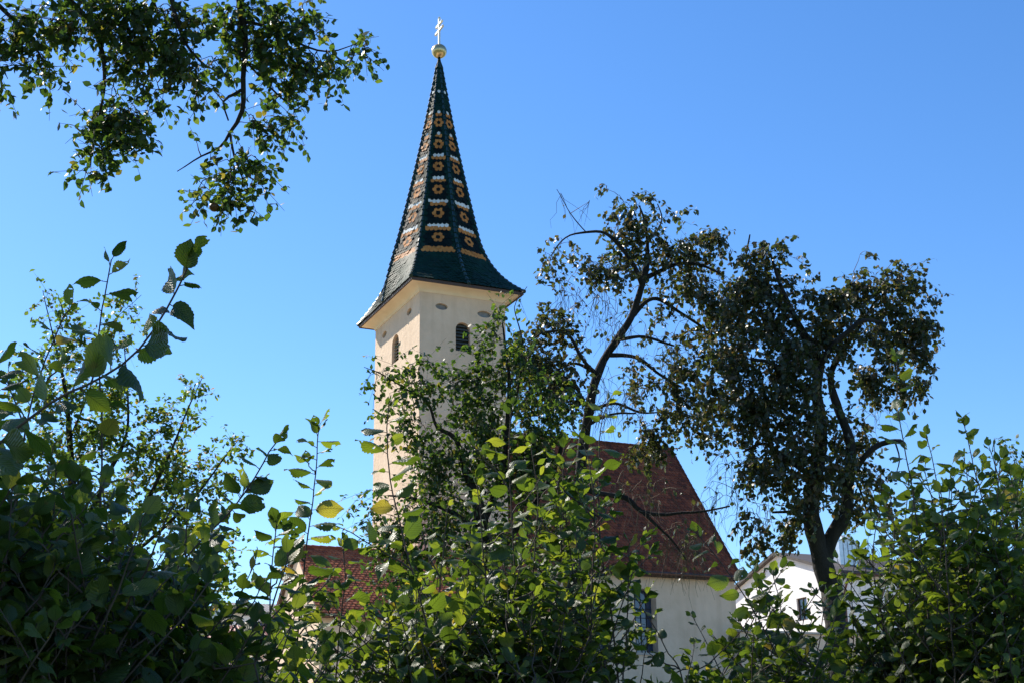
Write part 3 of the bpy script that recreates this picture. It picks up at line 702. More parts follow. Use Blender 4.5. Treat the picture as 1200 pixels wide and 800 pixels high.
def tubes_arrays(paths, sides_fn):
    VV = []; FF = []; b = 0
    for P, r in paths:
        P = np.asarray(P); r = np.asarray(r); n = len(P)
        if n < 2: continue
        k = sides_fn(r.max()); T = np.gradient(P, axis=0); T /= (np.linalg.norm(T, axis=1, keepdims=True) + 1e-9)
        ref = np.array([.31, .77, .2]) if abs(T[0] @ nrm([.31, .77, .2])) < .9 else np.array([1., 0, 0])
        X = np.cross(T, ref); X /= (np.linalg.norm(X, axis=1, keepdims=True) + 1e-9); Y = np.cross(T, X)
        a = np.arange(k) * 2 * math.pi / k
        W = P[:, None] + r[:, None, None] * (np.cos(a)[None, :, None] * X[:, None] + np.sin(a)[None, :, None] * Y[:, None])
        VV.append(W.reshape(-1, 3)); i = np.arange(n - 1)[:, None] * k; j = np.arange(k)[None]; j2 = (j + 1) % k
        FF.append((np.stack([i + j, i + j2, i + k + j2, i + k + j], -1) + b).reshape(-1, 4)); b += n * k
    return np.concatenate(VV), np.concatenate(FF)
def spline(P, step):
    """Catmull-Rom through the points, resampled at step"""
    P = np.asarray(P, float); Q = np.vstack([2 * P[0] - P[1], P, 2 * P[-1] - P[-2]]); out = []
    for i in range(1, len(Q) - 2):
        n = max(2, int(np.linalg.norm(Q[i + 1][:3] - Q[i][:3]) / step)); t = np.linspace(0, 1, n, endpoint=False)[:, None]
        out.append(.5 * (2 * Q[i] + (Q[i + 1] - Q[i - 1]) * t + (2 * Q[i - 1] - 5 * Q[i] + 4 * Q[i + 1] - Q[i + 2]) * t ** 2 + (3 * Q[i] - Q[i - 1] - 3 * Q[i + 1] + Q[i + 2]) * t ** 3))
    out.append(P[-1:]); return np.concatenate(out)
def tree(name, label, cat, depth, base_px, limbs, blobs, mat, leaf=.075, step=.12, dens=1.0, droop=.3, group=None, bark='bark', per=10,
         temps=LO, wig=.03, twig_r=.0045, spread=.35, zspread=.8, base_r=.15, trunk_name='trunk', fruits=(), tip_len=.38, bias=(0, 0, 0), clump=7):
    """limbs: lists of (px, py, depth offset, radius); the first starts at the base. blobs: (px, py, rx, ry, n, ddepth, kind)"""
    k = depth / FPX
    bx = at(base_px[0], base_px[1], depth); bz = float(ground_z(bx[0], bx[1]))
    root = thing(name, (bx[0], bx[1], bz), label, cat, group)
    nodes = []; paths = []; par = []
    main = []
    for li, lb in enumerate(limbs):
        P = [np.r_[at(x, y, depth + dd), r] for x, y, dd, r in lb]
        if li == 0: P = [np.array([bx[0], bx[1], bz - .2, base_r * 1.25]), np.array([bx[0] * .98 + P[0][0] * .02, bx[1], bz + .25, base_r])] + P
        else:
            N = np.array(nodes); j = np.argmin(np.linalg.norm(N - P[0][:3], axis=1))
            P = [np.r_[N[j], P[0][3]]] + P if np.linalg.norm(N[j] - P[0][:3]) > step * .6 else [np.r_[N[j], P[0][3]]] + P[1:]
        Q = spline(P, step * .6); Q[:, :3] += np.cumsum(rng.normal(0, wig * .12, (len(Q), 3)), axis=0) * np.minimum(1, Q[:, 3:4] * 0 + 1) * .6
        main.append((Q[:, :3].copy(), np.maximum(Q[:, 3] * (1 + .06 * np.sin(np.arange(len(Q)) * .9)), .003))); 
        if li == 0: nodes += list(Q[max(0, len(Q) // 4):, :3])
        else: nodes += list(Q[:, :3])
    # attractors
    A = []; K = []
    for (x, y, rx, ry, n, dd, kind) in blobs:
        N_ = int(n * dens); cl = []
        while len(cl) < max(1, round(N_ / clump)):
            q = rng.uniform(-1, 1, 3)
            if q @ q <= 1: cl.append(q)
        for _ in range(N_):
            q = cl[rng.integers(len(cl))] + rng.normal(0, .75 / (len(cl) ** .42 + 1), 3)
            if np.linalg.norm(q) > 1.15: q *= 1.15 / np.linalg.norm(q)
            zr = min(rx, ry * 1.2) * k * zspread
            A.append(at(x + q[0] * rx, y + q[1] * ry, depth + dd + q[2] * zr)); K.append(kind)
    A = np.array(A); K = np.array(K); N = np.array(nodes); dist = np.array([np.linalg.norm(N - a, axis=1).min() for a in A]); order = np.argsort(dist)
    cap_n = len(N) + len(A) * 40; buf = np.zeros((cap_n, 3)); cnt = len(N); buf[:cnt] = N; lp = []; ld = []; ln = []; ls = []; deadp = []
    up = np.array([0, 0, 1.])
    for ai in order:
        a = A[ai]; dv = buf[:cnt] - a; ds = np.linalg.norm(dv, axis=1) + .35 * np.maximum(dv[:, 2], 0); j = int(np.argmin(ds)); p = buf[j].copy()
        L = np.linalg.norm(a - p)
        if L < .02: continue
        mid = (p + a) / 2 + rng.normal(0, .13 * L, 3) + up * (.16 * L if L > .3 else .03)
        n = max(3, int(L / step) + 1); t = np.linspace(0, 1, n)[:, None]; path = p * (1 - t) ** 2 + mid * 2 * t * (1 - t) + a * t * t
        path[1:-1] += rng.normal(0, wig, (n - 2, 3)) * min(1, L)
        r0 = twig_r * (1 + min(L, 2.5) * 1.5); rr_ = np.linspace(r0, twig_r * .6, n)
        (deadp if K[ai] == 'dead' else paths).append((path, rr_)); m_n = len(path) - 1
        buf[cnt:cnt + m_n] = path[1:]; cnt += m_n
        d = nrm(path[-1] - path[-2]); 
        # leafy tip: extends past the attractor
        if K[ai] == 'dead':
            for _ in range(2):
                dd_ = nrm(d * .4 + rng.normal(0, .45, 3) - up * .9); Lt = rng.uniform(.2, .6); tt = np.linspace(0, 1, 5)[:, None]
                pth = a + dd_ * Lt * tt - up * .25 * Lt * tt ** 2 + np.vstack([[0, 0, 0], rng.normal(0, .02, (4, 3))]); deadp.append((pth, np.linspace(twig_r * .8, twig_r * .4, 5)))
            nl = 2 if rng.random() < .35 else 0
        else: nl = int(per * rng.uniform(.6, 1.4))
        tl = tip_len * rng.uniform(.6, 1.3); td = nrm(d + rng.normal(0, .5, 3) - up * droop * .9)
        tt = np.linspace(0, 1, 4)[:, None]; tp = a + td * tl * tt - up * droop * .35 * tl * tt ** 2
        if nl: paths.append((tp, np.linspace(twig_r * .6, twig_r * .3, 4)))
        for q in range(nl):
            s = rng.random() ** .8; pos = a + td * tl * s - up * droop * .35 * tl * s * s + rng.normal(0, .015, 3)
            o = nrm(rng.normal(0, 1, 3) + td * .3 - up * droop * 1.5 + np.array(bias))
            lp.append(pos); ld.append(o); ln.append(nrm(rng.normal(0, .55, 3) + up * (1 - droop * .5) + .001)); ls.append(leaf * rng.uniform(.6, 1.2))
    V, F = tubes_arrays(main, lambda r: 14 if r > .08 else 8 if r > .02 else 6)
    trunk = mesh_obj(trunk_name, V, F, M[bark], root, smooth=True)
    V, F = tubes_arrays(paths, lambda r: 5 if r > .012 else 3); mi_ = np.zeros(len(F), dtype=np.int32)
    if deadp:
        V2, F2 = tubes_arrays(deadp, lambda r: 4 if r > .012 else 3); F = np.concatenate([F, F2 + len(V)]); V = np.concatenate([V, V2]); mi_ = np.concatenate([mi_, np.ones(len(F2), dtype=np.int32)])
    mesh_obj('twigs', V, F, [M['twig'], M['drytwig']], root, mi=mi_, smooth=True)
    leaves_mesh('crown', lp, ld, ln, ls, mat, root, temps)
    for (fx, fy, fr, dd) in fruits:
        c = at(fx, fy, depth + dd); r = fr * k; mb = MB(); P = []; nl_, nm_ = 8, 12
        for i in range(nl_ + 1):
            a = math.pi * i / nl_
            for j in range(nm_): P.append(c + np.array([r * math.sin(a) * math.cos(2 * math.pi * j / nm_), r * math.sin(a) * math.sin(2 * math.pi * j / nm_), r * (.92 * math.cos(a) - .22 * math.exp(-(a / .5) ** 2))]))
        mb.add(P, [(i * nm_ + j, i * nm_ + (j + 1) % nm_, i * nm_ + nm_ + (j + 1) % nm_, i * nm_ + nm_ + j) for i in range(nl_) for j in range(nm_)])
        mb.tube([c + ez * r * .7, c + ez * r * 1.8], .003, 4); mb.build('apple', M['apple'], root, smooth=True)
    print(name, label[:30], 'leaves', len(lp), 'nodes', cnt)
    return root
G = 'fruit trees between hedge and church'
# centre right tree with the bare leaning trunk
tree('pear_tree', 'thin crowned fruit tree with bare leaning trunk before the nave roof', 'tree', 20.0, (672, 700),
     [[(670, 700, 0, .14), (680, 600, 0, .10), (683, 530, 0, .080), (690, 487, 0, .072), (697, 450, 0, .066), (708, 420, .1, .060), (723, 397, .1, .056), (738, 372, .1, .052), (748, 345, .1, .046), (755, 318, .1, .05), (757, 290, .2, .03), (755, 262, .2, .02), (748, 240, .2, .012)],
      [(752, 335, .1, .045), (742, 310, 0, .034), (726, 288, 0, .03), (708, 273, 0, .024), (686, 272, -.1, .017), (662, 278, -.1, .012), (645, 300, -.2, .008), (640, 325, -.2, .006)],
      [(686, 272, -.1, .008), (668, 250, -.1, .007), (652, 222, -.2, .004)],
      [(755, 330, .1, .04), (772, 318, .2, .032), (795, 309, .3, .027), (820, 311, .4, .022), (845, 322, .5, .015)],
      [(740, 372, .1, .035), (765, 350, .3, .03), (795, 365, .5, .024), (825, 385, .6, .016)],
      [(700, 440, 0, .032), (682, 420, -.3, .026), (665, 392, -.4, .020), (640, 388, -.5, .014), (620, 400, -.5, .01)],
      [(697, 435, 0, .028), (675, 425, -.2, .02), (655, 432, -.3, .015), (635, 450, -.3, .01)],
      [(712, 412, .1, .034), (745, 418, .3, .028), (775, 438, .5, .022), (800, 452, .6, .016)],
      [(722, 395, .1, .028), (755, 395, .2, .022), (790, 405, .4, .016)],
      [(690, 478, 0, .026), (720, 472, .1, .022), (750, 482, .2, .016), (775, 482, .3, .01)],
      [(686, 500, 0, .024), (715, 485, .1, .018), (745, 484, .1, .012)],
      [(678, 572, 0, .045), (706, 578, -.1, .04), (735, 583, -.1, .038), (752, 598, -.1, .034), (775, 602, 0, .026), (800, 600, .1, .02), (825, 598, .1, .016), (855, 592, .2, .012)],
      [(752, 598, -.1, .026), (770, 615, -.1, .022), (790, 635, 0, .016), (805, 655, 0, .01)],
      [(757, 285, .2, .016), (775, 260, .3, .012), (770, 240, .3, .008)]],
     [(655, 290, 18, 16, 18, -.1, 'l'), (645, 320, 9, 20, 10, -.2, 'l'), (708, 222, 5, 8, 3, .1, 'l'), (725, 245, 22, 16, 22, .2, 'l'), (752, 228, 14, 12, 13, .2, 'l'), (735, 280, 26, 22, 40, .2, 'l'),
      (765, 270, 30, 28, 48, .2, 'l'), (695, 310, 14, 12, 22, -.1, 'l'), (725, 318, 26, 15, 34, 0, 'l'), (775, 305, 34, 20, 42, .3, 'l'), (820, 290, 34, 20, 60, .4, 'l'), (850, 275, 14, 10, 16, .5, 'l'),
      (830, 330, 38, 30, 95, .5, 'l'), (855, 370, 34, 44, 110, .6, 'l'), (800, 400, 36, 36, 70, .5, 'l'), (765, 350, 22, 16, 16, .4, 'l'),
      (650, 378, 28, 18, 60, -.4, 'l'), (625, 405, 26, 24, 80, -.5, 'l'), (655, 430, 28, 24, 74, -.3, 'l'), (632, 455, 30, 26, 80, -.4, 'l'), (668, 462, 16, 22, 26, -.4, 'l'), (680, 400, 14, 14, 8, -.2, 'l'),
      (750, 435, 30, 18, 26, .3, 'l'), (790, 455, 32, 26, 66, .4, 'l'), (765, 500, 22, 30, 60, .2, 'l'), (750, 535, 14, 16, 18, .1, 'l'), (815, 480, 30, 34, 60, .5, 'l'), (820, 515, 14, 16, 14, .4, 'l'),
      (700, 350, 44, 44, 46, .1, 'dead'), (720, 430, 44, 50, 50, .1, 'dead'), (780, 390, 30, 30, 14, .2, 'dead'), (780, 610, 60, 34, 46, 0, 'dead'), (800, 640, 30, 22, 30, 0, 'dead'), (745, 560, 30, 24, 16, 0, 'dead'), (655, 225, 5, 8, 2, -.2, 'dead'), (687, 240, 4, 10, 2, 0, 'dead')],
     M['leaf_pear'], leaf=.080, droop=.55, per=10, group=G, base_r=.16, tip_len=.30)
# right dense tree
tree('pear_tree', 'dense dark crowned fruit tree with forked trunk before the white house', 'tree', 19.0, (980, 740),
     [[(976, 720, 0, .15), (970, 690, 0, .145), (958, 645, 0, .13), (950, 600, 0, .115), (958, 550, 0, .10), (962, 505, 0, .09), (957, 460, 0, .075), (960, 425, .1, .06), (945, 400, .2, .06), (930, 370, .2, .04), (915, 335, .2, .025), (905, 300, .3, .015)],
      [(966, 660, 0, .11), (974, 632, 0, .105), (992, 600, 0, .095), (996, 560, 0, .08), (998, 520, 0, .065), (984, 480, .1, .06), (975, 440, .2, .045), (990, 410, .3, .034), (1010, 380, .4, .022), (1030, 350, .4, .015)],
      [(998, 562, 0, .05), (1006, 545, -.1, .045), (1018, 530, -.2, .04), (1034, 520, -.2, .036), (1056, 517, -.3, .03), (1062, 522, -.3, .01)],
      [(1049, 520, -.3, .012), (1054, 538, -.3, .009), (1048, 560, -.3, .006)],
      [(957, 430, 0, .05), (975, 405, -.1, .04), (998, 385, -.2, .034), (1012, 376, -.2, .028), (1040, 380, -.2, .018)],
      [(958, 470, 0, .05), (935, 450, -.2, .04), (905, 425, -.3, .03), (880, 420, -.3, .02)],
      [(955, 560, 0, .04), (925, 540, -.2, .034), (895, 520, -.3, .024), (870, 530, -.3, .014)],
      [(954, 590, 0, .035), (930, 598, .1, .024), (905, 600, .2, .016)],
      [(930, 370, .2, .025), (900, 350, .2, .02), (875, 310, .3, .014), (878, 275, .3, .01)],
      [(1000, 545, 0, .02), (1010, 580, .1, .014), (1020, 620, .1, .008)]],
     [(880, 290, 14, 22, 26, .3, 'l'), (905, 285, 22, 12, 26, .3, 'l'), (925, 298, 12, 6, 6, .3, 'l'), (885, 325, 28, 20, 50, .3, 'l'), (870, 360, 30, 34, 80, .2, 'l'), (910, 350, 34, 28, 90, .2, 'l'),
      (960, 345, 44, 24, 110, .3, 'l'), (1010, 320, 18, 16, 22, .4, 'l'), (1015, 300, 10, 6, 3, .4, 'l'), (1040, 335, 42, 26, 130, .4, 'l'), (1068, 360, 22, 24, 60, .4, 'l'), (1020, 375, 50, 32, 130, .3, 'l'), (1068, 400, 20, 34, 60, .4, 'l'),
      (960, 390, 40, 34, 120, .1, 'l'), (900, 400, 40, 40, 130, 0, 'l'), (855, 430, 34, 44, 130, -.1, 'l'), (905, 450, 44, 38, 140, -.1, 'l'), (1040, 420, 44, 26, 90, .3, 'l'), (1050, 450, 36, 14, 46, .3, 'l'),
      (870, 480, 34, 38, 110, -.2, 'l'), (915, 500, 44, 40, 150, -.2, 'l'), (1000, 450, 26, 20, 30, .2, 'l'), (985, 500, 26, 34, 66, .2, 'l'), (960, 540, 56, 40, 110, .1, 'l'), (955, 500, 40, 50, 90, -.6, 'l'), (975, 570, 40, 40, 60, -.5, 'l'), (950, 430, 50, 40, 70, -.5, 'l'), (895, 555, 32, 34, 80, -.2, 'l'), 
      (920, 600, 36, 26, 66, 0, 'l'), (880, 595, 12, 24, 16, -.1, 'l'), (905, 635, 22, 12, 18, 0, 'l'), (1010, 560, 20, 30, 46, .1, 'l'), (1025, 590, 14, 14, 14, .1, 'l'), (985, 590, 22, 20, 20, .1, 'l'),
      (1030, 480, 20, 30, 12, .2, 'dead'), (860, 590, 40, 34, 30, 0, 'dead'), (1020, 630, 20, 26, 16, .1, 'dead'), (845, 545, 20, 20, 10, 0, 'dead')],
     M['leaf_pear'], leaf=.080, droop=.6, per=11, dens=.80, clump=12, group=G, base_r=.22, tip_len=.28)
# centre tree before the tower
tree('apple_tree', 'broad leafy apple tree covering the foot of the church tower', 'tree', 17.0, (585, 800),
     [[(585, 800, 0, .12), (578, 700, 0, .10), (570, 640, 0, .09), (560, 590, 0, .075), (545, 548, 0, .045), (534, 512, 0, .030), (512, 498, 0, .022), (500, 468, 0, .015), (472, 452, 0, .010), (450, 438, 0, .008), (425, 428, -.1, .004)],
      [(565, 610, 0, .06), (585, 560, .1, .045), (592, 510, .1, .035), (596, 450, .1, .025), (592, 410, .1, .016), (588, 380, .1, .01)],
      [(575, 660, 0, .05), (620, 600, .2, .04), (650, 550, .3, .03), (660, 510, .3, .02)],
      [(568, 630, 0, .045), (530, 600, -.2, .03), (490, 585, -.2, .02), (455, 580, -.2, .01)],
      [(592, 500, .1, .02), (608, 450, .1, .016), (612, 400, .1, .01), (603, 360, .1, .006), (618, 335, .1, .004)]],
     [(448, 440, 18, 8, 12, 0, 'l'), (478, 432, 20, 14, 20, 0, 'l'), (495, 425, 10, 10, 8, 0, 'l'), (470, 462, 18, 14, 18, 0, 'l'), (500, 455, 24, 18, 34, 0, 'l'), (470, 492, 14, 10, 10, 0, 'l'), (540, 455, 22, 20, 30, 0, 'l'),
      (564, 408, 8, 20, 12, .1, 'l'), (555, 440, 10, 12, 10, .1, 'l'), (590, 385, 14, 26, 30, .1, 'l'), (610, 350, 10, 10, 5, .1, 'l'), (572, 425, 14, 14, 14, 0, 'l'), (600, 420, 18, 30, 44, .1, 'l'), (585, 460, 26, 26, 60, .1, 'l'),
      (500, 500, 24, 12, 20, 0, 'l'), (545, 495, 34, 22, 60, 0, 'l'), (480, 506, 26, 5, 12, -.1, 'l'), (530, 530, 30, 20, 50, 0, 'l'), (590, 510, 44, 34, 110, .1, 'l'), (640, 495, 34, 26, 80, .2, 'l'), (635, 460, 24, 22, 40, .2, 'l'), 
      (560, 560, 60, 36, 130, 0, 'l'), (630, 550, 50, 40, 120, .2, 'l'), (500, 590, 44, 34, 80, -.1, 'l'), (440, 580, 14, 8, 6, -.2, 'l'), (450, 610, 12, 26, 18, -.2, 'l'), (560, 620, 64, 44, 150, 0, 'l'), (640, 620, 50, 50, 130, .2, 'l'),
      (480, 640, 34, 34, 70, -.1, 'l'), (475, 690, 40, 30, 60, -.1, 'l'), (460, 600, 24, 24, 26, -.1, 'l'), (560, 690, 80, 36, 90, 0, 'l')],
     M['leaf_apple'], leaf=.072, droop=.25, per=9, group=G, base_r=.14)
# overhanging tree top left, trunk outside the frame
tree('apple_tree', 'apple branches hanging into the sky at the top left', 'tree', 11.5, (-330, 600),
     [[(-320, 500, 0, .17), (-280, 300, 0, .16), (-200, 120, 0, .13), (-100, 20, 0, .10), (0, -60, 0, .085), (120, -90, 0, .07), (220, -70, 0, .055), (266, -30, 0, .042), (274, 10, 0, .032), (279, 50, 0, .026), (277, 90, 0, .022), (276, 130, 0, .019), (262, 155, 0, .015), (250, 172, 0, .011), (228, 183, -.1, .007), (200, 200, -.1, .004)],
      [(-60, -10, 0, .05), (40, -30, .1, .04), (80, 0, .1, .032), (108, 30, .1, .026), (120, 60, .1, .02), (124, 95, .1, .014), (118, 130, .1, .01), (112, 165, .1, .007), (108, 195, .1, .004)],
      [(108, 30, .1, .02), (135, 25, .1, .016), (160, 45, .1, .012), (175, 80, .1, .009), (165, 110, .1, .006)],
      [(-40, -30, .2, .04), (0, 10, .2, .02), (30, 40, .2, .014), (50, 75, .2, .007)],
      [(277, 110, 0, .014), (262, 120, -.1, .01), (267, 142, -.1, .008)],
      [(277, 20, 0, .016), (310, 30, .1, .013), (350, 50, .1, .01), (385, 60, .1, .007), (420, 50, .1, .004)],
      [(278, 60, 0, .012), (300, 85, .1, .01), (325, 110, .1, .008), (345, 128, .1, .004)],
      [(262, 155, 0, .012), (275, 185, 0, .010), (285, 210, 0, .006), (280, 240, 0, .004)],
      [(200, -60, 0, .03), (200, 0, -.1, .02), (215, 50, -.1, .014), (240, 80, -.1, .008)],
      [(120, -80, .2, .03), (170, -20, .3, .02), (190, 30, .3, .012)]],
     [(20, 30, 34, 26, 46, .1, 'l'), (45, 70, 22, 26, 26, .1, 'l'), (5, 65, 14, 20, 10, .1, 'l'), (70, 20, 36, 26, 46, .2, 'l'), (0, 100, 5, 6, 2, 0, 'l'), (100, 20, 30, 24, 40, 0, 'l'), (150, 20, 44, 26, 80, .1, 'l'), (165, 65, 36, 26, 66, .1, 'l'), (180, 95, 20, 16, 26, .1, 'l'),
      (125, 125, 26, 30, 50, .1, 'l'), (150, 150, 30, 26, 44, .1, 'l'), (125, 175, 22, 14, 22, .1, 'l'), (110, 195, 12, 10, 7, .1, 'l'), (210, 25, 30, 26, 44, 0, 'l'), (235, 75, 30, 18, 34, -.1, 'l'), (228, 100, 20, 10, 10, -.1, 'l'),
      (300, 20, 44, 24, 60, .1, 'l'), (345, 25, 34, 22, 34, .1, 'l'), (320, 55, 40, 20, 50, .1, 'l'), (375, 70, 30, 18, 30, .1, 'l'), (415, 55, 18, 14, 15, .1, 'l'), (385, 40, 14, 8, 4, .1, 'l'), (385, 95, 10, 8, 4, .1, 'l'), (325, 105, 30, 18, 26, .1, 'l'), (340, 135, 18, 14, 12, .1, 'l'), (300, 130, 18, 16, 12, .1, 'l'), (312, 155, 6, 6, 2, .1, 'l'),
      (235, 175, 14, 10, 5, -.1, 'l'), (285, 195, 34, 16, 26, 0, 'l'), (265, 215, 34, 18, 28, 0, 'l'), (310, 205, 18, 12, 9, 0, 'l'), (280, 235, 20, 10, 9, 0, 'l'), (240, 235, 12, 8, 3, 0, 'l'),
      (-60, 40, 60, 60, 60, 0, 'l'), (-150, 60, 90, 90, 120, 0, 'l'), (60, -60, 120, 40, 120, 0, 'l'), (250, -60, 100, 36, 90, 0, 'l'), (-250, -60, 120, 120, 160, 0, 'l'), (-150, -200, 160, 100, 160, 0, 'l'), (50, -180, 160, 80, 120, 0, 'l')],
     M['leaf_apple'], leaf=.072, droop=.25, per=8, dens=1.05, clump=5, base_r=.19, tip_len=.26, group=G, zspread=.9, twig_r=.0055,
     fruits=((113, 207, 5.5, .1), (251, 243, 6, 0), (72, 36, 5, .1), (84, 32, 6, .1), (309, 56, 6, .05), (206, 52, 5, 0), (318, 150, 5, .1)))
# slender pale tree behind the left shrubs
tree('plum_tree', 'slender pale leaved young tree behind the left shrubs', 'tree', 17.0, (110, 900),
     [[(105, 800, 0, .08), (95, 700, 0, .07), (88, 600, 0, .055), (82, 520, 0, .04), (75, 450, 0, .024), (62, 390, 0, .01), (50, 335, 0, .004)],
      [(92, 640, 0, .04), (125, 560, .1, .03), (150, 500, .1, .016), (148, 400, .1, .005)],
      [(98, 700, 0, .045), (160, 610, .1, .03), (195, 540, .1, .018), (220, 480, .1, .010), (238, 440, .1, .004)],
      [(165, 640, .1, .026), (220, 590, .1, .018), (260, 540, .1, .01), (282, 512, .1, .004)],
      [(100, 720, 0, .04), (180, 690, .1, .03), (235, 655, .1, .02), (270, 640, .1, .008)],
      [(90, 640, 0, .03), (50, 560, 0, .018), (20, 500, 0, .01)],
      [(82, 520, 0, .016), (110, 440, 0, .01), (130, 380, 0, .005), (165, 345, 0, .003)]],
     [(50, 345, 10, 12, 5, 0, 'l'), (70, 375, 20, 14, 16, 0, 'l'), (150, 365, 14, 20, 12, 0, 'l'), (80, 410, 40, 22, 40, 0, 'l'), (135, 405, 24, 24, 26, .1, 'l'), (20, 450, 16, 22, 14, 0, 'l'), (90, 455, 50, 28, 66, 0, 'l'), (145, 460, 26, 26, 34, .1, 'l'),
      (70, 510, 56, 34, 90, 0, 'l'), (135, 520, 34, 34, 60, .1, 'l'), (230, 460, 10, 14, 8, .1, 'l'), (237, 446, 5, 8, 4, .1, 'l'), (280, 515, 5, 6, 4, .1, 'l'), (205, 500, 26, 26, 34, .1, 'l'), (195, 545, 34, 34, 70, .1, 'l'), (245, 535, 20, 14, 12, .1, 'l'), (270, 525, 14, 10, 5, .1, 'l'), (235, 565, 26, 22, 30, .1, 'l'),
      (60, 580, 70, 40, 110, 0, 'l'), (150, 590, 60, 36, 100, .1, 'l'), (210, 620, 46, 30, 60, .1, 'l'), (100, 650, 100, 40, 110, 0, 'l'), (225, 670, 34, 26, 46, .1, 'l'), (262, 645, 14, 20, 8, .1, 'l'), (262, 700, 8, 14, 6, .1, 'l'), (245, 650, 22, 16, 16, .1, 'l')],
     M['leaf_plum'], leaf=.066, droop=.1, per=12, dens=1.25, group=G, base_r=.09, twig_r=.003, tip_len=.3, bias=(0, 0, .2))
tree('plum_tree', 'small dark leaved tree at the right edge behind the shrubs', 'tree', 26.0, (1195, 800),
     [[(1195, 760, 0, .08), (1193, 680, 0, .06), (1190, 600, 0, .03), (1189, 540, 0, .01)], [(1192, 640, 0, .03), (1170, 570, 0, .015), (1165, 515, 0, .006)]],
     [(1190, 540, 8, 20, 12, 0, 'l'), (1163, 515, 8, 10, 4, 0, 'l'), (1190, 580, 18, 26, 40, 0, 'l'), (1180, 640, 30, 40, 60, 0, 'l'), (1165, 560, 10, 20, 10, 0, 'l'), (1215, 580, 20, 50, 40, 0, 'l')],
     M['leaf_apple'], leaf=.09, droop=.1, per=9, group=G, base_r=.1)
# unseen tree added out of frame so its crown shades the left shrubs
tree('apple_tree', 'old apple tree left of the viewpoint shading the left hedge', 'tree', 6.6, (-1000, 1300),
     [[(-960, 900, 0, .13), (-900, 500, 0, .11), (-800, 200, 0, .08), (-640, -250, 0, .04)],
      [(-900, 450, 0, .07), (-650, 150, .2, .05), (-450, 0, .3, .02)], [(-850, 300, 0, .06), (-900, 0, -.6, .04), (-800, -300, -.9, .02)], [(-850, 300, 0, .06), (-700, 50, .8, .04), (-600, -150, 1.2, .02)]],
     [(-560, -330, 330, 330, 300, 0, 'l'), (-560, 60, 280, 260, 160, -.3, 'l'), (-420, -150, 180, 240, 120, -.6, 'l')],
     M['leaf_apple'], leaf=.085, droop=.2, per=9, group=G, base_r=.16, zspread=1.0)
# ------------------------------------------------------------------ hedge shrubs in the foreground
class Shrub:
    def __init__(s): s.p = []; s.d = []; s.n = []; s.s = []; s.paths = []; s.r = []
    def leaf(s, pos, d, n, size, r=None): s.p.append(pos); s.d.append(d); s.n.append(n); s.s.append(size); s.r.append(rng.random() if r is None else r)
    def leafy(s, Q, size, inter, plane, side_p=0., tilt=.45, yellow=0., start=0, sidelen=.3):
        """leaves two by two along the shoot Q; plane: preferred sideways direction"""
        d = np.r_[0, np.cumsum(np.linalg.norm(np.diff(Q, axis=0), axis=1))]; L = d[-1]; t = L - .002; sgn = 1 if rng.random() < .5 else -1
        while t > start:
            pos = np.array([np.interp(t, d, Q[:, i]) for i in range(3)]); a = np.array([np.interp(min(t + .02, L), d, Q[:, i]) - np.interp(max(t - .03, 0), d, Q[:, i]) for i in range(3)]); a = nrm(a)
            fr = (L - t)
            sz = size * (0.58 + .42 * min(1, fr / .13)) * rng.uniform(.6, 1.22)
            side = nrm(plane - a * (plane @ a)); rot = rng.normal(0, .45); side = nrm(side * math.cos(rot) + np.cross(a, side) * math.sin(rot)) * sgn
            o = nrm(a * rng.uniform(.25, .8) + side + np.array([0, 0, -.12 + rng.normal(0, .22)]))
            if fr < .03: o = nrm(a + side * .4)
            pet = pos + o * .010
            n = nrm(np.array([0, 0, 1.]) + rng.normal(0, tilt, 3) + a * .15)
            s.leaf(pet, o, n, sz, 1 - rng.random() * .04 if rng.random() < yellow * .6 else rng.random() * .93)
            s.paths.append(([pos, pet + o * sz * .05], [.0012, .0009]))
            if side_p and fr > .12 and rng.random() < side_p:
                Ls = sidelen * rng.uniform(.4, 1.1) * min(1, fr / .3); dd = nrm(a * .55 + side * .9 + np.array([0, 0, rng.uniform(0, .5)]))
                tt = np.linspace(0, 1, 7)[:, None]; q = pos + dd * Ls * tt + np.array([0, 0, 1.]) * .18 * Ls * tt ** 2 + np.vstack([[0, 0, 0], np.cumsum(rng.normal(0, .004, (6, 3)), axis=0)])
                s.paths.append((q, np.linspace(.0026, .0011, 7))); s.leafy(q, size * .92, inter * .95, plane if rng.random() < .5 else nrm(rng.normal(0, 1, 3) * [1, 1, .2]), 0, tilt, yellow, .03)
            sgn = -sgn; t -= inter * rng.uniform(.7, 1.3) * (.35 + .65 * min(1, fr / .08))
    def stem(s, pts, r0=.006, r1=.0012, **k):
        Q = spline(pts, .03); Q[1:] += np.cumsum(rng.normal(0, .0012, (len(Q) - 1, 3)), axis=0)
        s.paths.append((Q, np.linspace(r0, r1, len(Q)))); s.leafy(Q, **k)
        return Q
    def build(s, base, label, cat='shrub', group='hornbeam shrubs of the foreground hedge', temps=None):
        root = thing('hedge_shrub', base, label, cat, group)
        V, F = tubes_arrays(s.paths, lambda r: 8 if r > .008 else 5 if r > .002 else 3); mesh_obj('stems', V, F, M['twig'], root, smooth=True)
        leaves_mesh('foliage', s.p, s.d, s.n, s.s, M['leaf_hedge'], root, temps or HI, np.array(s.r)); print('shrub', label[:40], len(s.p))
        return root
SCL = .66
OX = [-80, 0, 40, 90, 140, 180, 220, 260, 300, 330, 380, 430, 460, 500, 560, 600, 640, 690, 720, 745, 780, 820, 850, 880, 920, 960, 1000, 1030, 1060, 1100, 1140, 1170, 1220, 1300]
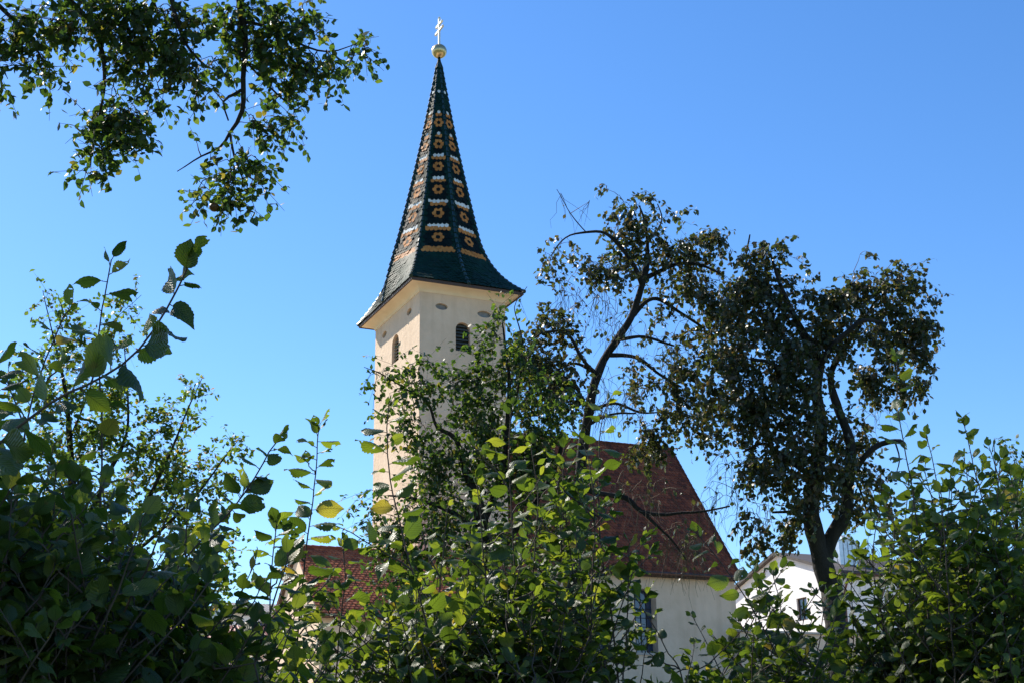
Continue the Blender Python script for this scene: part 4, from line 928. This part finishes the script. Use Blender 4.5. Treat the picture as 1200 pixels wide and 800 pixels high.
OY = [480, 520, 550, 590, 620, 660, 705, 745, 775, 785, 785, 765, 690, 660, 660, 650, 635, 650, 775, 795, 795, 780, 755, 745, 750, 760, 765, 720, 650, 600, 580, 595, 600, 610]
def outline(x): return float(np.interp(x, OX, OY))
def shrub(label, x0, x1, depth, ddep, nst, size, hand=(), dn=1.0, bright=0, inter=.034, side_p=.45, yellow=.03, plane=(1, .25, 0), extra=0, bottom=830, sidelen=.3):
    sh = Shrub(); xc = (x0 + x1) / 2
    base = at(xc, 900, depth); base[2] = float(ground_z(base[0], base[1])); pl = nrm(plane)
    def down(P):          # from the lowest visible point of a stem to its foot
        foot = np.array([base[0] + (P[0] - base[0]) * .45, base[1] + (P[1] - base[1]) * .45, base[2] - .03]); mid = P * .5 + foot * .5 + np.array([(P[0] - base[0]) * .12, 0, .0]); return [foot, mid]
    for h in hand:
        dp = h['d']; pts = [at(x, y, dp + (dd[0] if dd else 0)) for x, y, *dd in h['p']]
        low = pts[0]; st = np.linalg.norm(down(low)[0] - down(low)[1]) + np.linalg.norm(down(low)[1] - low)
        sh.stem(down(low) + pts, h.get('r', .007), .0014, size=h.get('s', size), inter=h.get('i', inter) * .74, plane=nrm(h.get('pl', plane)), side_p=h.get('sp', .12), tilt=h.get('t', .45), yellow=h.get('y', yellow), start=st * .75, sidelen=h.get('sl', .2))
    for _ in range(int(nst * SCL * dn)):
        x = rng.uniform(x0, x1); yt = outline(x) + abs(rng.normal(0, 1)) * 75 + rng.uniform(-4, 30) - (rng.uniform(20, 95) if rng.random() < .16 and not 700 < x < 1030 else 0); dp = depth + rng.uniform(-ddep, ddep); lean = rng.normal(0, 50)
        yb = max(bottom, yt + 90)
        pts = [at(x - lean, yb, dp + rng.normal(0, .06)), at(x - lean * .4, (yt + yb) / 2 + 10, dp), at(x, yt, dp + rng.normal(0, .05))]
        dn_ = down(pts[0]); st = np.linalg.norm(dn_[0] - dn_[1]) + np.linalg.norm(dn_[1] - pts[0])
        sh.stem(dn_ + pts, rng.uniform(.005, .009), .0013, size=size * rng.uniform(.8, 1.05), inter=inter, plane=nrm(pl + rng.normal(0, .5, 3) * [1, 1, .1]), side_p=side_p, yellow=yellow, start=st * .93, sidelen=sidelen)
    sh.r = [r if r > .95 else .88 * (r / .95) ** (1 / (1 + bright)) for r in sh.r] if bright else sh.r  # leaf colours pushed brighter, painting the sunlit look into the right shrubs
    return sh.build(tuple(base), label)
shrub('darkest hedge shrub with a long arching shoot at the left edge', -90, 130, 2.6, .35, 50, .066,
      hand=[dict(d=2.25, p=[(-120, 760), (-60, 610), (0, 540), (75, 478), (120, 455), (165, 430), (205, 392), (232, 345), (250, 308)], s=.070, i=.027, r=.009, sp=0, t=.7, pl=(.3, .1, 1)),
            dict(d=2.9, p=[(122, 830), (118, 640), (120, 520), (118, 420), (126, 350), (133, 308)], s=.065, i=.04, sp=.05, t=.6, pl=(1, .1, .2)),
            dict(d=2.8, p=[(0, 700), (20, 560), (32, 480), (52, 415), (70, 372), (80, 357)], s=.06, i=.038, sp=.05, t=.6),
            dict(d=2.6, p=[(-60, 700), (-25, 560), (0, 470), (8, 420)], s=.07, sp=.1)], yellow=.02, dn=1.35)
shrub('shaded hedge shrub with a curved shoot left of the red annex roof', 110, 290, 2.9, .35, 46, .064,
      hand=[dict(d=3.0, p=[(120, 800), (180, 690), (225, 630), (268, 585), (295, 545), (310, 515), (322, 500)], s=.062, i=.026, sp=.12, t=.7, y=.03, sl=.15, pl=(.6, .1, .7)),
            dict(d=3.1, p=[(180, 830), (205, 690), (240, 620)], s=.07)], yellow=.03, dn=1.15)
shrub('hedge shrub with an upright leafy shoot before the red annex roof', 270, 430, 3.5, .35, 54, .062,
      hand=[dict(d=3.5, p=[(348, 830), (352, 740), (360, 660), (368, 590), (373, 540), (377, 500)], s=.066, i=.026, sp=.15, t=.4, y=.04, sl=.14),
            dict(d=3.3, p=[(315, 830), (318, 740), (320, 670), (328, 620)], s=.07, i=.03, sp=.25, sl=.2),
            dict(d=3.6, p=[(395, 830), (400, 740), (408, 680), (404, 640)], s=.06, i=.03, sp=.2)], yellow=.07, side_p=.4, dn=.6)
shrub('hedge shrub with a thin shoot rising before the tower foot', 440, 565, 3.8, .4, 66, .062,
      hand=[dict(d=3.5, p=[(530, 830), (505, 740), (480, 660), (462, 600), (452, 550), (449, 505), (451, 477)], s=.066, i=.034, sp=.04, t=.45, y=.1),
            dict(d=3.8, p=[(470, 830), (480, 720), (500, 650)], s=.065), dict(d=4.0, p=[(540, 800), (545, 700), (548, 620)], s=.06)], yellow=.07)
shrub('tall hedge shrub in the centre before the leaning trunk', 550, 690, 4.0, .4, 70, .060,
      hand=[dict(d=3.9, p=[(610, 830), (606, 700), (603, 600), (600, 520), (601, 485)], s=.06, i=.032, sp=.15, y=.02),
            dict(d=3.9, p=[(690, 830), (686, 700), (690, 600), (683, 540), (672, 510)], s=.064, i=.032, sp=.22),
            dict(d=4.0, p=[(720, 830), (700, 640), (698, 560), (702, 500), (710, 478)], s=.06, i=.036, sp=.1), dict(d=4.1, p=[(650, 800), (655, 650), (652, 560), (660, 520)], s=.06, sp=.2), dict(d=3.9, p=[(570, 830), (572, 700), (565, 620), (560, 560)], s=.058, i=.034, sp=0.3, t=.6, sl=.16), dict(d=4.0, p=[(630, 830), (628, 700), (632, 600), (625, 520)], s=.058, i=.034, sp=0.3, t=.6, sl=.16), dict(d=4.1, p=[(675, 830), (672, 700), (660, 600), (655, 540)], s=.058, i=.034, sp=0.3, t=.6, sl=.16)], yellow=.05)
shrub('low hedge shrub before the arched nave windows', 715, 850, 4.1, .4, 44, .056,
      hand=[dict(d=3.9, p=[(730, 830), (733, 760), (736, 690), (738, 640)], s=.052, i=.05, sp=.02, y=.05, t=.5),
            dict(d=4.0, p=[(800, 830), (775, 760), (755, 720), (742, 700)], s=.055, i=.045, sp=.1)], yellow=.12, dn=.45)
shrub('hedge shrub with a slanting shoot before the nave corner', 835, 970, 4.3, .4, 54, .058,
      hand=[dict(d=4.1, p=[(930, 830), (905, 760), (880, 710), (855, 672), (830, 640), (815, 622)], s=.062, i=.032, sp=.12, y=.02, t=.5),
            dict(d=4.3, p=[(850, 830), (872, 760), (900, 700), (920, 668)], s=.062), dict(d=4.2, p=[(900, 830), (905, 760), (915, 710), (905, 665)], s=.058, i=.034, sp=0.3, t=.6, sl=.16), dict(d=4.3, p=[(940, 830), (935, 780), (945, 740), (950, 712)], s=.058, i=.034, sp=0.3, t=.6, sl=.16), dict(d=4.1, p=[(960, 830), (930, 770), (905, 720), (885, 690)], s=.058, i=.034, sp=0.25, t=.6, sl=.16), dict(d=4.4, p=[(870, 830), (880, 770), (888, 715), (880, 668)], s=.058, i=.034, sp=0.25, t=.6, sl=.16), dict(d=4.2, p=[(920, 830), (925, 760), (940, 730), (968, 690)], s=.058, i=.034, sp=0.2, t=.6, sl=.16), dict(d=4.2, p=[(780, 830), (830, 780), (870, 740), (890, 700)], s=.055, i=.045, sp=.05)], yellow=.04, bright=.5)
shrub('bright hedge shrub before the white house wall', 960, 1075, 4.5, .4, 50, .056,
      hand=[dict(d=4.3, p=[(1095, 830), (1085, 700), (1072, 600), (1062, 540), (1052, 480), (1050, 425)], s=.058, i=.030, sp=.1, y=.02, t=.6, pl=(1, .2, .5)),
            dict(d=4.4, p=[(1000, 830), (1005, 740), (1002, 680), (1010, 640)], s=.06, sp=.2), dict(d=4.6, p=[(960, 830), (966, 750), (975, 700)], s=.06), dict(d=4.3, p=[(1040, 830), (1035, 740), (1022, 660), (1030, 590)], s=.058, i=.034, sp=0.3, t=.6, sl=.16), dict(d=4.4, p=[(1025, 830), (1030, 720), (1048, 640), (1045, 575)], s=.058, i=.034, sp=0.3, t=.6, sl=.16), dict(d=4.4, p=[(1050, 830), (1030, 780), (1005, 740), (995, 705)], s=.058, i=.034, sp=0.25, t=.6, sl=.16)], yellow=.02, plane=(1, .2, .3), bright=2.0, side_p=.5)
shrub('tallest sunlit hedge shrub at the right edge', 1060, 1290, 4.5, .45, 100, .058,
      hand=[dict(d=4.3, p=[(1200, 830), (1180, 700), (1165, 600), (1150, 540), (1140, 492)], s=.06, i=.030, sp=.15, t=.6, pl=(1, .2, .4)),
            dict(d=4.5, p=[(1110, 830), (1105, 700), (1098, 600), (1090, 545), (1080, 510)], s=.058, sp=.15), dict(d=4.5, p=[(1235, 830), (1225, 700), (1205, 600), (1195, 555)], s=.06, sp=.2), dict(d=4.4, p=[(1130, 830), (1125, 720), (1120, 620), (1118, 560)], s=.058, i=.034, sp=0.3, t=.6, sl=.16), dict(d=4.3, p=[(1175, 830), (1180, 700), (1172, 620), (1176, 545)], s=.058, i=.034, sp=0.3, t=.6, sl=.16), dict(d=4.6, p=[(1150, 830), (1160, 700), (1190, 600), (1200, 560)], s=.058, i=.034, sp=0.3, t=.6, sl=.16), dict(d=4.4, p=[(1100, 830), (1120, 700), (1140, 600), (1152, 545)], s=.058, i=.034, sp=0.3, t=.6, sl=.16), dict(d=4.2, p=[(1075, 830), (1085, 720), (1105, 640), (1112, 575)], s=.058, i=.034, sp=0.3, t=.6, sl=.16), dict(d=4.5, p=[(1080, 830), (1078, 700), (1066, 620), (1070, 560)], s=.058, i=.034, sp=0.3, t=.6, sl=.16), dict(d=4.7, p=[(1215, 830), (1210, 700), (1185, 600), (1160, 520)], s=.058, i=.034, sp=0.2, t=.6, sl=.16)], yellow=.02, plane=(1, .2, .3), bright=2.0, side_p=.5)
